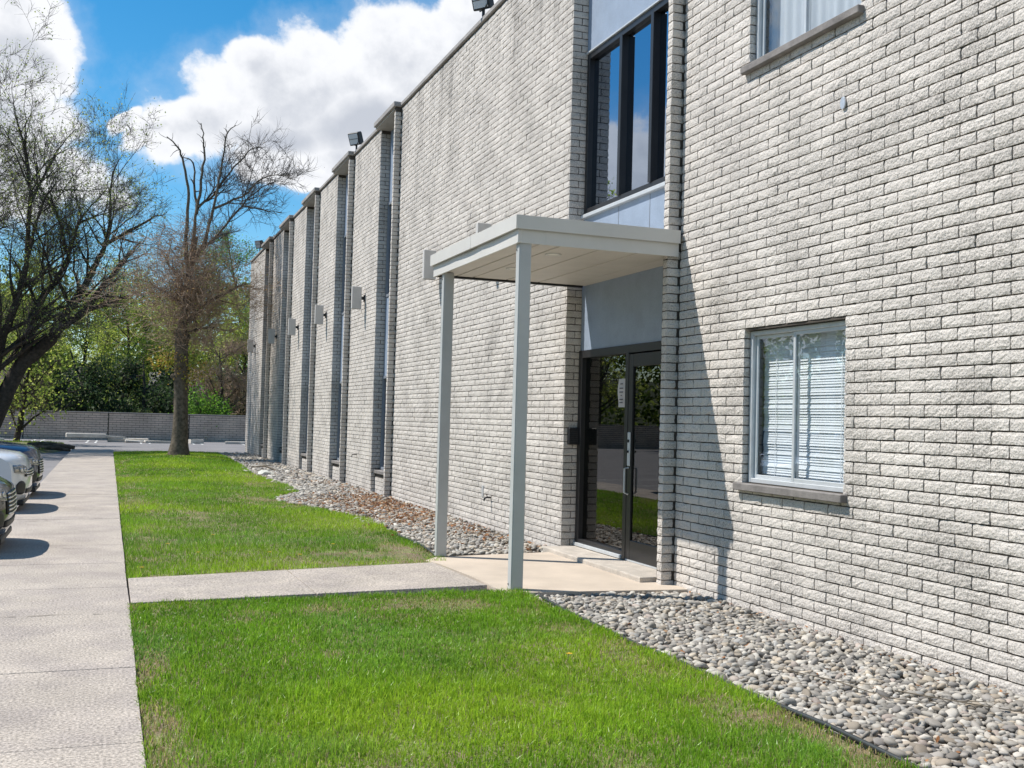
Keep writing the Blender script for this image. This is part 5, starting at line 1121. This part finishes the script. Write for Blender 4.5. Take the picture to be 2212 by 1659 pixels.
    for s in (-1, 1):
        for (a, b) in ((-1.28, -2.02), (-3.85, -Lc + .30)): m = MB(); zt = roof - .06 if a > -2 else hood + .09; zb = hood + .07 if a > -2 else roof - .09; z0_, z1_ = (zb, zt); m.tube([(a, s*(.865 if a > -2 else .70), z0_), (b, s*(.68 if a > -2 else .86), z1_)], .028, 6); m.done('pillar', paint, cab)
        m = MB(); m.tube([(-2.75, s*.872, hood + .1), (-2.78, s*.672, roof - .01)], .03, 6); m.done('pillar', BLK, cab)
        m = MB(); m.box(-1.72, -1.55, min(s*.93, s*1.08), max(s*.93, s*1.08), hood + .06, hood + .22, .03, 2); m.done('mirror', paint, body)
        m = MB(); m.box(-2.2, -2.02, min(s*(Wd-.005), s*(Wd+.012)), max(s*(Wd-.005), s*(Wd+.012)), hood - .09, hood - .06, .006); m.done('door_handle', CHROME, body)
        m = MB(); m.box(-Lc - .004, -Lc + .12, min(s*.58, s*.86), max(s*.58, s*.86), hood - .28, hood - .08, .02); m.done('tail_light', TAIL, body)
        for xw in (-.88, -Lc + .92):
            m = MB(); n = 26; yo = s*(Wd - .01)
            m.tube([(xw, s*(Wd - .16), .40), (xw, s*(Wd + .004), .40)], .41, n); m.done('wheel_arch', BLK, body)
            w = MB(); prof_w = [(.20, -.10), (.30, -.11), (.34, -.08), (.345, 0), (.34, .08), (.30, .11), (.20, .10)]; rings = []
            for (r_, yy) in prof_w: rings.append([w.bm.verts.new((xw + r_*math.cos(2*math.pi*j/n), s*(Wd - .09) + yy, .345 + r_*math.sin(2*math.pi*j/n))) for j in range(n)])
            for r0, r1 in zip(rings, rings[1:]):
                for j in range(n): w.bm.faces.new((r0[j], r0[(j+1) % n], r1[(j+1) % n], r1[j]))
            wh = w.done('wheel', TYRE, t, smooth=True)
            k = MB(); yf = s*(Wd + .0)
            k.tube([(xw, yf - s*.05, .345), (xw, yf - s*.035, .345)], .205, n); k.tube([(xw, yf - s*.03, .345), (xw, yf + s*.0, .345)], .05, 12)
            for q in range(5):
                a = q*2*math.pi/5; k.tube([(xw, yf - s*.01, .345), (xw + .19*math.cos(a), yf - s*.005, .345 + .19*math.sin(a))], [.035, .022], 6)
            k.done('rim', CHROME, wh)
    m = MB(); m.box(-Lc + .25, -.3, -Wd + .10, Wd - .10, .18, .30); m.done('underbody', BLK, t)
    return t
c1 = make_car('dark charcoal car with chrome grille slats, parked apart from the other two', car_mat('charcoal_paint', (.022, .024, .025), .5), .20, hood=.92, roof=1.48); c1.location = (-.99, 13.55, Z_ASPH)
c2 = make_car('white car parked beside the dark blue one at the sidewalk', car_mat('white_paint', (.74, .75, .76), .0), .22, hood=1.0, roof=1.62, grille='narrow'); c2.location = (-1.12, 18.75, Z_ASPH)
c3 = make_car('dark blue car parked beyond the white one at the sidewalk', car_mat('blue_paint', (.018, .035, .085), .4), .22, hood=1.02, roof=1.66); c3.location = (-1.12, 21.6, Z_ASPH)
